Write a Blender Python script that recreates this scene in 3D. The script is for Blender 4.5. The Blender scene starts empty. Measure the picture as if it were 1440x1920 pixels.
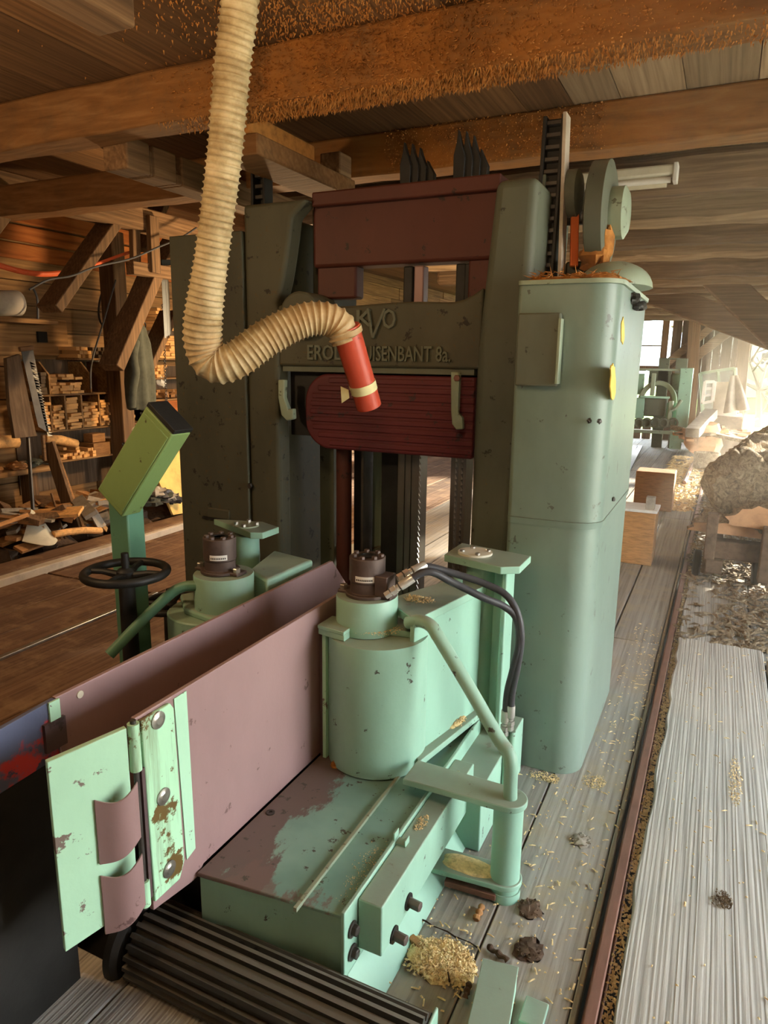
import bpy, bmesh, math, random
import numpy as np
from mathutils import Vector, Matrix, noise
random.seed(7)
SC = bpy.context.scene
COL = SC.collection

# ------------------------------------------------------------------ camera
CAMH = 1.65
FPX, YAW, PIT, ROL = 1310.0, math.radians(25.55), math.radians(12.17), math.radians(0.78)
_f = Vector((-math.sin(YAW)*math.cos(PIT), math.cos(YAW)*math.cos(PIT), -math.sin(PIT)))
_r = Vector((math.cos(YAW), math.sin(YAW), 0.0))
_u = _r.cross(_f)
_r2 = _r*math.cos(ROL) + _u*math.sin(ROL)
_u2 = -_r*math.sin(ROL) + _u*math.cos(ROL)
cam_data = bpy.data.cameras.new('camera')
cam = bpy.data.objects.new('camera', cam_data)
COL.objects.link(cam)
cam.matrix_world = Matrix(((_r2.x, _u2.x, -_f.x, 0), (_r2.y, _u2.y, -_f.y, 0), (_r2.z, _u2.z, -_f.z, CAMH), (0, 0, 0, 1)))
cam_data.sensor_fit = 'VERTICAL'
cam_data.sensor_height = 36.0
cam_data.lens = FPX/1920.0*36.0
cam_data.clip_start = 0.05
cam_data.clip_end = 500
SC.camera = cam

def P(px, py, x=None, y=None, z=None):
    """the point of a plane x=, y= or z= that a measured image position falls on"""
    d = _r2*((px-720)/FPX) - _u2*((py-960)/FPX) + _f
    o = Vector((0, 0, CAMH))
    if x is not None: t = x/d.x
    elif y is not None: t = y/d.y
    else: t = (z-CAMH)/d.z
    return o + d*t

# ------------------------------------------------------------------ world, sun, added warm lights, exposure
W = bpy.data.worlds.new('sky'); SC.world = W; W.use_nodes = True
wn = W.node_tree.nodes; wl = W.node_tree.links
bg = wn['Background']
wtc = wn.new('ShaderNodeTexCoord'); wsep = wn.new('ShaderNodeSeparateXYZ'); wr = wn.new('ShaderNodeValToRGB')
wl.new(wtc.outputs['Generated'], wsep.inputs[0]); wl.new(wsep.outputs['Z'], wr.inputs[0])
wr.color_ramp.elements[0].color = (1.0, 0.96, 0.88, 1); wr.color_ramp.elements[0].position = 0.0
wr.color_ramp.elements[1].color = (0.70, 0.86, 1.0, 1); wr.color_ramp.elements[1].position = 0.6
wl.new(wr.outputs[0], bg.inputs[0])
bg.inputs[1].default_value = 8.5

sun_d = bpy.data.lights.new('sun', 'SUN'); sun_d.energy = 17.0; sun_d.angle = math.radians(1.2); sun_d.color = (1.0, 0.88, 0.68)
sun = bpy.data.objects.new('sun', sun_d); COL.objects.link(sun)
SUN_DIR = Vector((0.50, 0.80, 0.22)).normalized()
sun.rotation_euler = SUN_DIR.to_track_quat('Z', 'Y').to_euler()

def lamp(name, loc, watts, col, size):
    d = bpy.data.lights.new(name, 'POINT'); d.energy = watts; d.color = col; d.shadow_soft_size = size
    o = bpy.data.objects.new(name, d); COL.objects.link(o); o.location = loc
    return o
lamp('warm_fill_left', (-2.6, .9, 2.2), 20, (1.0, 0.66, 0.34), 0.10)  # unseen warm light, added to brighten the left side of the room
lamp('warm_fill_ceiling', (-.75, 1.0, 2.42), 11, (1.0, 0.66, 0.34), 0.08)  # added out of view to warm the middle ceiling and first beam
lamp('warm_fill_shelves', (-3.6, 5.7, 1.85), 85, (1.0, 0.68, 0.36), 0.10)  # added light behind the saw, brightens the shelves and brace sides

SC.view_settings.view_transform = 'Standard'
SC.view_settings.look = 'None'
SC.view_settings.exposure = 1.32
SC.view_settings.gamma = 1.0
SC.view_settings.use_curve_mapping = False
SC.cycles.use_denoising = True
SC.cycles.max_bounces = 7
SC.cycles.diffuse_bounces = 5
SC.cycles.glossy_bounces = 3
SC.cycles.transmission_bounces = 4
SC.cycles.volume_bounces = 1
SC.cycles.sample_clamp_indirect = 6.0
SC.cycles.caustics_reflective = False
SC.cycles.caustics_refractive = False

# ------------------------------------------------------------------ materials
def lin(h):
    h = h.lstrip('#'); c = [int(h[i:i+2], 16)/255 for i in (0, 2, 4)]
    return tuple(((v/12.92) if v <= .04045 else ((v+.055)/1.055)**2.4) for v in c) + (1,)
class NT:
    def __init__(self, name):
        self.m = bpy.data.materials.new(name); self.m.use_nodes = True
        self.t = self.m.node_tree; self.n = self.t.nodes; self.b = self.n['Principled BSDF']
        self.b.inputs['Specular IOR Level'].default_value = 0.3
    def new(self, k, **kw):
        x = self.n.new(k)
        for a, v in kw.items(): setattr(x, a, v)
        return x
    def link(self, a, b): self.t.links.new(a, b)
    def coord(self, scale=(1, 1, 1), rot=(0, 0, 0)):
        tc = self.new('ShaderNodeTexCoord'); mp = self.new('ShaderNodeMapping')
        mp.inputs['Scale'].default_value = scale; mp.inputs['Rotation'].default_value = rot
        self.link(tc.outputs['Object'], mp.inputs[0]); return mp.outputs[0]
    def noise(self, vec, scale, detail=5, rough=.6, dist=0):
        x = self.new('ShaderNodeTexNoise'); x.inputs['Scale'].default_value = scale; x.inputs['Detail'].default_value = detail
        x.inputs['Roughness'].default_value = rough; x.inputs['Distortion'].default_value = dist
        self.link(vec, x.inputs['Vector']); return x.outputs['Fac']
    def ramp(self, fac, stops, interp='LINEAR'):
        r = self.new('ShaderNodeValToRGB'); r.color_ramp.interpolation = interp
        e = r.color_ramp.elements
        while len(e) < len(stops): e.new(0.5)
        for i, (p, c) in enumerate(stops):
            e[i].position = p; e[i].color = c if len(c) == 4 else tuple(c)+(1,)
        self.link(fac, r.inputs[0]); return r.outputs[0]
    def mix(self, fac, a, b, mode='MIX'):
        x = self.new('ShaderNodeMix', data_type='RGBA', blend_type=mode)
        for s, v in ((x.inputs[0], fac), (x.inputs[6], a), (x.inputs[7], b)):
            if isinstance(v, (int, float, tuple)): s.default_value = v
            else: self.link(v, s)
        return x.outputs[2]
    def math(self, op, a, b=0.0):
        x = self.new('ShaderNodeMath', operation=op)
        for s, v in ((x.inputs[0], a), (x.inputs[1], b)):
            if isinstance(v, (int, float)): s.default_value = v
            else: self.link(v, s)
        return x.outputs[0]
    def bump(self, h, strength, dist=.01):
        x = self.new('ShaderNodeBump'); x.inputs['Strength'].default_value = strength; x.inputs['Distance'].default_value = dist
        self.link(h, x.inputs['Height']); self.link(x.outputs[0], self.b.inputs['Normal'])
    def island(self):
        return self.new('ShaderNodeNewGeometry').outputs['Random Per Island']
    def objrand(self):
        return self.new('ShaderNodeObjectInfo').outputs['Random']
    def up(self):
        g = self.new('ShaderNodeNewGeometry'); s = self.new('ShaderNodeSeparateXYZ'); self.link(g.outputs['Normal'], s.inputs[0]); return s.outputs['Z']
    def done(self, col, rough=.6, metal=0.0):
        if isinstance(col, tuple): self.b.inputs['Base Color'].default_value = col
        else: self.link(col, self.b.inputs['Base Color'])
        if isinstance(rough, (int, float)): self.b.inputs['Roughness'].default_value = rough
        else: self.link(rough, self.b.inputs['Roughness'])
        self.b.inputs['Metallic'].default_value = metal
        return self.m

def wood(name, dark, mid, light, axis='y', across=22, along=1.2, bump=.35, var=.45, rand='island', dust=None, dustamt=.5, lines=1.0, wv=.10, fall=False):
    k = NT(name)
    sc = {'x': (along, across, across), 'y': (across, along, across), 'z': (across, across, along)}[axis]
    v = k.coord(sc)
    n1 = k.noise(v, 1.0, 6, .65, .6)
    sc2 = tuple(s*.22 for s in sc)
    v2 = k.coord(sc2)
    w = k.new('ShaderNodeTexWave', wave_type='BANDS', bands_direction='DIAGONAL')
    w.inputs['Scale'].default_value = 2.4*lines; w.inputs['Distortion'].default_value = 9.0; w.inputs['Detail'].default_value = 2.5; w.inputs['Detail Scale'].default_value = .9
    k.link(v2, w.inputs['Vector'])
    f = k.math('ADD', k.math('MULTIPLY', n1, 1-wv), k.math('MULTIPLY', w.outputs['Fac'], wv))
    c = k.ramp(f, [(.25, lin(dark)), (.5, lin(mid)), (.75, lin(light))])
    big = k.noise(k.coord((.9, .9, .9)), 1.3, 3)
    c = k.mix(k.math('MULTIPLY', big, .55), c, lin(dark))
    r = k.math('FRACT', k.math('ADD', k.island(), k.objrand()))
    tint = k.ramp(r, [(0, (1-var,)*3), (1, (1+var*.35,)*3)])
    c = k.mix(1.0, c, tint, 'MULTIPLY')
    if dust:
        dn = k.noise(k.coord((1, 1, 1)), 5, 6, .7)
        dm = k.ramp(dn, [(.62-dustamt*.4, (0, 0, 0)), (.72-dustamt*.2, (1, 1, 1))])
        if fall:
            tc_ = k.new('ShaderNodeTexCoord'); sx_ = k.new('ShaderNodeSeparateXYZ'); k.link(tc_.outputs['Object'], sx_.inputs[0])
            dm = k.math('MULTIPLY', dm, k.ramp(k.math('MULTIPLY', k.math('ADD', sx_.outputs['X'], 2.4), .3), [(.0, (.35,)*3), (.25, (1, 1, 1)), (.5, (1, 1, 1)), (.85, (0, 0, 0))]))
        c = k.mix(k.math('MULTIPLY', dm, .75), c, lin(dust))
    k.bump(f, bump, .006)
    return k.done(c, .85)

def paint(name, col, chip='4a3a32', amt=.1, scale=9, dust='8d8775', dustamt=.5, rough=.45, var=.25, streak=0, metal=0.0, second=None):
    k = NT(name)
    base = lin(col); d = tuple(c*(1-var) for c in base[:3])+(1,); l = tuple(min(1, c*(1+var*.4)) for c in base[:3])+(1,)
    n = k.noise(k.coord((1, 1, .45)), 2.6, 6, .65)
    c = k.ramp(n, [(.3, d), (.55, base), (.75, l)])
    if second:
        n2 = k.noise(k.coord((1, 1, 1)), second[1], 7, .7)
        c = k.mix(k.ramp(n2, [(second[2], (0, 0, 0)), (second[2]+.04, (1, 1, 1))]), c, lin(second[0]))
    if streak:
        sn = k.noise(k.coord((14, 14, 1.1)), 1.4, 5, .7)
        c = k.mix(k.math('MULTIPLY', k.ramp(sn, [(.5, (0, 0, 0)), (.75, (1, 1, 1))]), streak), c, lin(chip))
    if amt:
        cn = k.noise(k.coord((1, 1, 1)), scale, 9, .68)
        th = .655-amt*.45
        c = k.mix(k.ramp(cn, [(th, (0, 0, 0)), (th+.02, (1, 1, 1))]), c, lin(chip))
    if dustamt:
        dn = k.noise(k.coord((1, 1, 1)), 7, 7, .7)
        um = k.ramp(k.up(), [(.6, (0, 0, 0)), (.95, (1, 1, 1))])
        dm = k.math('MULTIPLY', um, k.math('ADD', dustamt*.55, k.math('MULTIPLY', dn, dustamt*.7)))
        c = k.mix(dm, c, lin(dust))
    k.bump(k.noise(k.coord((1, 1, 1)), 60, 4), .12, .004)
    return k.done(c, rough, metal)

def plain(name, col, rough=.6, metal=0.0, var=.3, scale=8, bump=.2, obj=0.0, stretch=(1, 1, 1)):
    k = NT(name)
    base = lin(col); d = tuple(c*(1-var) for c in base[:3])+(1,); l = tuple(min(1, c*(1+var*.6)) for c in base[:3])+(1,)
    n = k.noise(k.coord(stretch), scale, 6, .65)
    c = k.ramp(n, [(.3, d), (.5, base), (.72, l)])
    if obj: c = k.mix(1.0, c, k.ramp(k.objrand(), [(0, (1-obj,)*3), (1, (1+obj*.3,)*3)]), 'MULTIPLY')
    if bump: k.bump(n, bump, .01)
    return k.done(c, rough, metal)

M = {}
M['deck'] = wood('weathered_deck_wood', '77736c', 'b4b0a7', 'cfcbc2', 'y', 60, .7, .7, .22, lines=1.3, wv=.22)
M['floor'] = wood('floor_wood', '6b665f', 'a09a92', 'bcb6ad', 'y', 40, .8, .6, .3, dust='9b8f7a', dustamt=.35)
M['floor_brown'] = wood('brown_floor_wood', '463123', '7a5b43', '95775a', 'y', 30, .8, .5, .35, dust='8d7154', dustamt=.3)
M['ceil'] = wood('ceiling_board_wood', '4d3620', '7d5a38', '9a734a', 'y', 34, .9, .35, .4)
M['ceil_grey'] = wood('pale_ceiling_board_wood', '7a644b', 'a88d6c', 'c4a985', 'y', 34, .9, .35, .4)
M['beam_dust'] = wood('dusty_beam_wood', '4f3822', '7d5c3a', '9f7c55', 'x', 26, 3, .5, .2, dust='a2682a', dustamt=.9, fall=True)
M['beam_x'] = wood('beam_wood_cross', '4c3c2c', '7c644c', 'a58b6e', 'x', 30, 1.2, .5, .25)
M['beam_pale'] = wood('pale_cross_beam_wood', '66543f', '9a8266', 'c0a888', 'x', 30, 1.2, .5, .25)
M['beam_y'] = wood('beam_wood_long', '4e3a26', '7f6042', 'a58460', 'y', 30, 1.2, .5, .25)
M['beam_z'] = wood('post_wood', '4a3726', '765a3e', '987756', 'z', 30, 1.2, .5, .25)
M['wallboard'] = wood('wall_board_wood', '5c4226', '8e6a42', 'b48c5c', 'y', 26, 1.0, .4, .4)
M['wallorange'] = wood('reddish_board_wood', '6d3a18', 'a9622d', 'c98442', 'y', 14, 1.0, .4, .3)
M['stick'] = plain('pale_stick_wood', 'd9a566', .8, 0, .35, 30, .2, .35)
M['darkstick'] = plain('dark_stick_wood', '5a4a38', .8, 0, .35, 30, .2, .3)
M['offcut'] = plain('offcut_wood', 'a8794a', .85, 0, .4, 12, .3, .45, (1, 1, 6))
M['grey_offcut'] = plain('grey_offcut_wood', '9b9284', .85, 0, .35, 12, .3, .3)
M['yellowboard'] = plain('yellow_board_face', 'd9b467', .7, 0, .45, 4, .2)
M['mint'] = paint('mint_green_paint', '8fb5a0', '46453c', .03, 14, '85877a', .8, .42, .2)
M['mint_plain'] = paint('mint_paint_clean', '8eb6a1', '4c5246', .02, 14, '87897a', .5, .42, .14)
M['mint_worn'] = paint('worn_mint_paint', 'a9d4b6', '6f625a', .13, 9, '9a9a88', .2, .5, .12)
M['mint_streak'] = paint('oil_streaked_mint_paint', 'a9d8b4', '5f4c26', .22, 8, '9a9a88', .2, .5, .12, streak=.85)
k = NT('worn_base_top_paint')
_tc = k.new('ShaderNodeTexCoord'); _sp = k.new('ShaderNodeSeparateXYZ'); k.link(_tc.outputs['Object'], _sp.inputs[0])
_n = k.noise(k.coord((1, .5, 1)), 5, 7, .7); _n2 = k.noise(k.coord((1, 1, 1)), 22, 8, .7); _n3 = k.noise(k.coord((1, 1, 1)), 3, 4)
_c = k.ramp(_n3, [(.35, lin('6e9084')), (.65, lin('84a597'))])
_e = k.math('ADD', k.math('MULTIPLY', k.math('ADD', _sp.outputs['X'], 1.03), -5.0), k.math('MULTIPLY', k.math('SUBTRACT', _n, .5), 3.2))
_c = k.mix(k.ramp(_e, [(.0, (0, 0, 0)), (.12, (1, 1, 1))]), _c, lin('6b5d58'))
_gg = k.math('ADD', k.math('MULTIPLY', k.math('SUBTRACT', 1.40, _sp.outputs['Y']), 5.0), k.math('MULTIPLY', k.math('SUBTRACT', _n, .58), 6.0))
_c = k.mix(k.math('MULTIPLY', k.ramp(_gg, [(.2, (0, 0, 0)), (.4, (1, 1, 1))]), .8), _c, lin('74605a'))
_c = k.mix(k.ramp(_n2, [(.61, (0, 0, 0)), (.63, (1, 1, 1))]), _c, lin('4b4a40'))
k.bump(_n2, .1, .004); M['basetop'] = k.done(_c, .5)
M['consolegreen'] = paint('console_green_paint', '7a935a', '4b4a2a', .1, 10, '9a8d68', .3, .45, .12)
M['postgreen'] = paint('post_green_paint', '5d8a70', '3f4a3c', .05, 10, '8d8775', .3, .45, .15)
M['cabinet'] = paint('cabinet_green_paint', '75877b', '545a50', .06, 14, '8c8468', .5, .36, .2)
M['cast'] = paint('dark_cast_iron', '4b4a3a', '2a271f', .10, 16, '6a5637', .6, .62, .3, second=('54482f', 34, .60))
M['castgrey'] = paint('grey_green_cast', '5d6152', '34332b', .06, 16, '75664a', .6, .55, .25, second=('6a5d43', 30, .66))
M['castedge'] = paint('pale_cast_edge', '8f9c86', '5a5c4c', .1, 14, '8c8468', .4, .45, .2)
M['redframe'] = paint('dark_red_frame_paint', '502a21', '2e201a', .08, 12, '6b4a2c', .7, .55, .25)
M['redpanel'] = paint('red_panel_paint', '5c2528', '3a2526', .10, 16, '5e4a40', .3, .5, .25, streak=.0)
M['redtube'] = paint('red_tube_paint', 'b84a34', '8a3325', .06, 9, 'a2583e', .2, .38, .2)
M['mauve'] = paint('rusty_mauve_steel', '967a79', '6c5452', .05, 10, '8a7a70', .25, .42, .14, metal=.1)
M['mauve2'] = paint('dark_mauve_steel', '5f4f50', '463a38', .06, 10, '7a6c66', .2, .4, .15, metal=.25)
M['bluered'] = paint('blue_scuffed_steel', '565c74', '3d4358', .12, 8, '6a6870', .2, .45, .25, second=('b03a3a', 3.2, .53))
M['black'] = plain('black_steel', '262523', .5, .2, .3, 10, .2)
M['blackrib'] = paint('black_ribbed_steel', '3b3b37', '242422', .1, 12, '7d786c', .75, .5, .25)
M['darksteel'] = plain('dark_steel', '4a4642', .45, .5, .3, 12, .15)
M['steel'] = plain('bright_steel', 'a9a59c', .3, .8, .2, 12, .1)
M['blade'] = plain('saw_blade_steel', '77736b', .32, .75, .3, 5, .1, 0, (1, 1, .4))
M['motor'] = plain('brown_motor_steel', '5c4f49', .5, .4, .3, 14, .2)
M['rust'] = plain('rusty_rail_steel', '7d5a4c', .6, .35, .35, 18, .3, 0, (1, .2, 1))
M['paleconcrete'] = plain('pale_rail_edge', 'b7aa98', .8, 0, .3, 6, .3)
M['hose'] = plain('beige_hose_plastic', 'cdbd9a', .55, 0, .3, 10, .1)
k = NT('dusty_hose_plastic')
_n = k.noise(k.coord((1, 1, 1)), 7, 7, .7); _o = k.noise(k.coord((1, 1, .6)), 2.4, 5)
_c = k.ramp(_n, [(.35, lin('8f7a55')), (.52, lin('b8a781')), (.7, lin('d3c5a2'))])
_c = k.mix(k.math('MULTIPLY', k.ramp(_o, [(.45, (0, 0, 0)), (.65, (1, 1, 1))]), .55), _c, lin('a8753a'))
M['hose'] = k.done(_c, .5)
M['rubber'] = plain('black_rubber', '3d3d40', .45, 0, .3, 14, .1)
M['tape'] = plain('masking_tape', 'cfc795', .7, 0, .2, 12, .1)
M['white'] = plain('white_label', 'd8d6cf', .6, 0, .12, 12, .05)
M['sawdust'] = plain('yellow_sawdust', 'e4cb98', .95, 0, .4, 60, .5)
M['fuzz'] = plain('orange_sawdust_fuzz', 'ab7237', .95, 0, .45, 20, .3)
k = NT('rough_bark')
_v = k.coord((16, 5, 16)); _n = k.noise(_v, 1.4, 7, .72, 1.2); _m = k.noise(k.coord((1, 1, 1)), 3, 5)
_c = k.ramp(_n, [(.34, lin('3a2e22')), (.47, lin('7d6a50')), (.60, lin('ab987a')), (.7, lin('cdbd9f'))])
_c = k.mix(k.math('MULTIPLY', _m, .5), _c, lin('6e5a44')); k.bump(_n, 1.0, .03)
M['bark'] = k.done(_c, .95)
M['barkdark'] = plain('dark_bark', '5e4a3a', .95, 0, .5, 18, .8, .3)
M['logend'] = plain('cut_log_face', 'c2936a', .8, 0, .25, 10, .2)
M['cloth'] = plain('grey_green_cloth', '4a4c42', .95, 0, .3, 14, .2)
M['orangecable'] = plain('orange_cable_rubber', 'd2623a', .5, 0, .15, 12, .05)
M['pale'] = plain('pale_painted_metal', 'c9c4b0', .5, 0, .15, 8, .05)
M['tarp'] = plain('pale_tarpaulin', 'b4aa9a', .7, 0, .3, 3, .3)
M['grass'] = plain('sunny_grass', '5a6a1c', .9, 0, .35, 3, .3)
M['branch'] = plain('tree_branch_bark', '33281b', .9, 0, .3, 10, .2)
M['sheetgrey'] = plain('grey_guide_sheet', '8e8f8c', .45, .3, .3, 4, .1)
M['chrome'] = plain('chrome_fitting', 'c8c6be', .25, .6, .15, 12, .05)
M['bounce_ground'] = plain('pale_bounce_ground', 'b5a98f', .9, 0, .2, 6, .2)
M['hedge'] = plain('pale_hedge_leaves', '434b33', .9, 0, .4, 6, .3)
M['farhill'] = plain('pale_far_hill', '8f9698', .9, 0, .15, .05, 0)
M['house'] = plain('cream_house_wall', '6a665a', .8, 0, .08, 2, .05)
M['roofred'] = plain('brown_roof', '8a6a58', .8, 0, .2, 4, .1)
M['endwall'] = wood('end_wall_board_wood', '4a3a2c', '6c5844', '88725a', 'z', 26, 1.0, .4, .4)
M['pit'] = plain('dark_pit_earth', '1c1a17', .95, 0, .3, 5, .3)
M['orangepaint'] = paint('orange_lever_paint', 'd0672c', '7a4420', .12, 9, 'a2713e', .4, .5, .2)
M['yellow'] = plain('yellow_paint_patch', 'd8b848', .5, 0, .25, 9, .1)
gk = NT('window_glass'); gk.b.inputs['Transmission Weight'].default_value = .8; gk.b.inputs['Roughness'].default_value = .15
M['glass'] = gk.done((.8, .86, .86, 1), .12)

# ------------------------------------------------------------------ mesh helpers
class MB:
    def __init__(self): self.v = []; self.f = []
    def add(self, vs, fs):
        b = len(self.v); self.v += [tuple(p) for p in vs]; self.f += [tuple(i+b for i in q) for q in fs]
        return self
    def hexa(self, p):
        return self.add(p, [(0, 3, 2, 1), (4, 5, 6, 7), (0, 1, 5, 4), (1, 2, 6, 5), (2, 3, 7, 6), (3, 0, 4, 7)])
    def box(self, x0, x1, y0, y1, z0, z1):
        return self.hexa([(x0, y0, z0), (x1, y0, z0), (x1, y1, z0), (x0, y1, z0), (x0, y0, z1), (x1, y0, z1), (x1, y1, z1), (x0, y1, z1)])
    def beam(self, a, b, w, h, up=(0, 0, 1), roll=0.0):
        a = Vector(a); b = Vector(b); d = (b-a).normalized(); u = Vector(up)
        if abs(d.dot(u)) > .98: u = Vector((0, 1, 0))
        s = d.cross(u).normalized(); t = s.cross(d)
        if roll: q = Matrix.Rotation(roll, 3, d); s = q @ s; t = q @ t
        s *= w/2; t *= h/2
        return self.hexa([a-s-t, a+s-t, b+s-t, b-s-t, a-s+t, a+s+t, b+s+t, b-s+t])
    def prism(self, pts, vec):
        n = len(pts); v = Vector(vec); A = [Vector(p) for p in pts]
        nr = Vector((0, 0, 0))
        for i in range(n): nr += A[i].cross(A[(i+1) % n])
        if nr.dot(v) > 0: A.reverse()
        vs = A+[p+v for p in A]
        fs = [tuple(range(n)), tuple(range(2*n-1, n-1, -1))]+[(i, i+n, (i+1) % n+n, (i+1) % n) for i in range(n)]
        return self.add(vs, fs)
    def cyl(self, a, b, r0, r1=None, n=28, cap=True):
        return self.tube([a, b], [r0, r0 if r1 is None else r1], n, cap)
    def tube(self, pts, rad, n=16, cap=True):
        P_ = [Vector(p) for p in pts]; m = len(P_)
        if not hasattr(rad, '__len__'): rad = [rad]*m
        T = []
        for i in range(m):
            t = P_[min(i+1, m-1)]-P_[max(i-1, 0)]
            T.append(t.normalized() if t.length > 1e-9 else Vector((0, 0, 1)))
        u = Vector((0, 0, 1)) if abs(T[0].z) < .9 else Vector((1, 0, 0))
        u = (u-T[0]*u.dot(T[0])).normalized()
        vs = []
        for i in range(m):
            u = (u-T[i]*u.dot(T[i])).normalized(); w = T[i].cross(u)
            for j in range(n):
                a = 2*math.pi*j/n; vs.append(P_[i]+(u*math.cos(a)+w*math.sin(a))*rad[i])
        fs = [(i*n+j, i*n+(j+1) % n, (i+1)*n+(j+1) % n, (i+1)*n+j) for i in range(m-1) for j in range(n)]
        if cap: fs += [tuple(range(n-1, -1, -1)), tuple(range((m-1)*n, m*n))]
        return self.add(vs, fs)
    def lathe(self, c, prof, n=32, axis=(0, 0, 1)):
        ax = Vector(axis).normalized(); u = Vector((1, 0, 0)) if abs(ax.x) < .9 else Vector((0, 1, 0))
        u = (u-ax*u.dot(ax)).normalized(); w = ax.cross(u); c = Vector(c); vs = []
        for r, h in prof:
            for j in range(n):
                a = 2*math.pi*j/n; vs.append(c+ax*h+(u*math.cos(a)+w*math.sin(a))*r)
        m = len(prof)
        fs = [(i*n+j, i*n+(j+1) % n, (i+1)*n+(j+1) % n, (i+1)*n+j) for i in range(m-1) for j in range(n)]
        fs += [tuple(range(n-1, -1, -1)), tuple(range((m-1)*n, m*n))]
        return self.add(vs, fs)
    def torus(self, c, R, r, axis=(0, 0, 1), n=40, m=12):
        ax = Vector(axis).normalized(); u = Vector((1, 0, 0)) if abs(ax.x) < .9 else Vector((0, 1, 0))
        u = (u-ax*u.dot(ax)).normalized(); w = ax.cross(u); c = Vector(c); vs = []
        for i in range(n):
            a = 2*math.pi*i/n; d = u*math.cos(a)+w*math.sin(a)
            for j in range(m):
                b = 2*math.pi*j/m; vs.append(c+d*(R+r*math.cos(b))+ax*r*math.sin(b))
        return self.add(vs, [(i*m+j, ((i+1) % n)*m+j, ((i+1) % n)*m+(j+1) % m, i*m+(j+1) % m) for i in range(n) for j in range(m)])
    def lump(self, c, r, seed=0, rough=.25, freq=2.0, nu=14, nv=10, flat=None):
        c = Vector(c); off = Vector((seed*7.3, seed*3.1, seed*5.7)); vs = []
        for i in range(nv+1):
            th = math.pi*i/nv
            for j in range(nu):
                ph = 2*math.pi*j/nu
                d = Vector((math.sin(th)*math.cos(ph), math.sin(th)*math.sin(ph), math.cos(th)))
                k_ = 1+rough*noise.noise(d*freq+off)*1.6
                p = Vector((d.x*r[0], d.y*r[1], d.z*r[2]))*k_
                if flat is not None and p.z < flat: p.z = flat
                vs.append(c+p)
        return self.add(vs, [(i*nu+j, (i+1)*nu+j, (i+1)*nu+(j+1) % nu, i*nu+(j+1) % nu) for i in range(nv) for j in range(nu)])
    def build(self, name, mat, parent=None, bevel=0.0, seg=2, ang=32):
        me = bpy.data.meshes.new(name); me.from_pydata(self.v, [], self.f)
        bm = bmesh.new(); bm.from_mesh(me)
        bmesh.ops.remove_doubles(bm, verts=bm.verts, dist=1e-6)
        bmesh.ops.recalc_face_normals(bm, faces=bm.faces)
        lim = math.radians(ang)
        for f_ in bm.faces: f_.smooth = True
        for e in bm.edges:
            if len(e.link_faces) != 2 or e.calc_face_angle(0) > lim: e.smooth = False
        bm.to_mesh(me); bm.free()
        me.materials.append(M[mat] if isinstance(mat, str) else mat)
        o = bpy.data.objects.new(name, me); COL.objects.link(o)
        if bevel:
            b = o.modifiers.new('edge', 'BEVEL'); b.width = bevel; b.segments = seg; b.limit_method = 'ANGLE'; b.angle_limit = math.radians(40)
        if parent is not None:
            o.parent = parent; o.location = -Vector(parent.location)
        return o

def sub(o, parent):
    """re-hang a part one level deeper (both meshes are laid out in world coordinates)"""
    o.parent = parent; o.location = (0, 0, 0); return o
def tag(o, label=None, cat=None, group=None, kind=None):
    if label: o['label'] = label
    if cat: o['category'] = cat
    if group: o['group'] = group
    if kind: o['kind'] = kind
    return o
def thing(name, loc, label, cat, group=None):
    o = bpy.data.objects.new(name, None); COL.objects.link(o); o.location = loc; o.empty_display_size = .1
    return tag(o, label, cat, group)
def rebase(o):
    """move a single-mesh thing's origin to the middle of its underside"""
    me = o.data; n = len(me.vertices); a = np.empty(n*3, 'f'); me.vertices.foreach_get('co', a); a = a.reshape(-1, 3)
    c = np.array([(a[:, 0].min()+a[:, 0].max())/2, (a[:, 1].min()+a[:, 1].max())/2, a[:, 2].min()])
    me.vertices.foreach_set('co', (a-c).astype('f').ravel()); o.location = c; return o
def structure(o): o['kind'] = 'structure'; return o
def spline(pts, step=.01):
    P_ = [Vector(p) for p in pts]; P_ = [P_[0]*2-P_[1]]+P_+[P_[-1]*2-P_[-2]]; out = []
    for i in range(1, len(P_)-2):
        a, b, c, d = P_[i-1:i+3]
        for k_ in range(24):
            t = k_/24; out.append(.5*((2*b)+(c-a)*t+(2*a-5*b+4*c-d)*t*t+(3*b-a-3*c+d)*t**3))
    out.append(P_[-2]); res = [out[0]]; acc = 0
    for p, q in zip(out, out[1:]):
        L = (q-p).length
        while acc+L >= step:
            t = (step-acc)/L; p = p+(q-p)*t; L = (q-p).length; acc = 0; res.append(p.copy())
        acc += L
    if (res[-1]-out[-1]).length > step*.3: res.append(out[-1])
    return res
def hexhead(mb, c, axis, r=.012, h=.012):
    return mb.lathe(c, [(r, 0), (r, h*.85), (r*.85, h)], 6, axis)

# ------------------------------------------------------------------ shell: floors, walls, roof
def planks(x0, x1, y0, y1, ztop, w, thick, gap=.006, jit=.004, L=None, cut=None):
    mb = MB(); x = x0
    while x < x1-.01:
        ww = min(w*random.uniform(.85, 1.15), x1-x)
        ys = [y0]
        if L:
            yy = y0+random.uniform(.3, 1)*L
            while yy < y1-.4: ys.append(yy); yy += L*random.uniform(.8, 1.2)
        ys.append(y1)
        for a, b in zip(ys, ys[1:]):
            dz = random.uniform(-jit, jit)
            mb.box(x, x+ww-gap, a, b-.004, ztop-thick, ztop+dz)
        x += ww
    return mb
mb = planks(-6.4, -2.0, -1.6, 3.58, 0, .30, .05, L=5.0); mb2 = planks(-6.4, -2.9, 3.6, 17.5, 0, .30, .05, L=5.0); mb.add(mb2.v, mb2.f)
structure(mb.build('floor', 'floor_brown', bevel=.004, seg=1))
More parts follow.
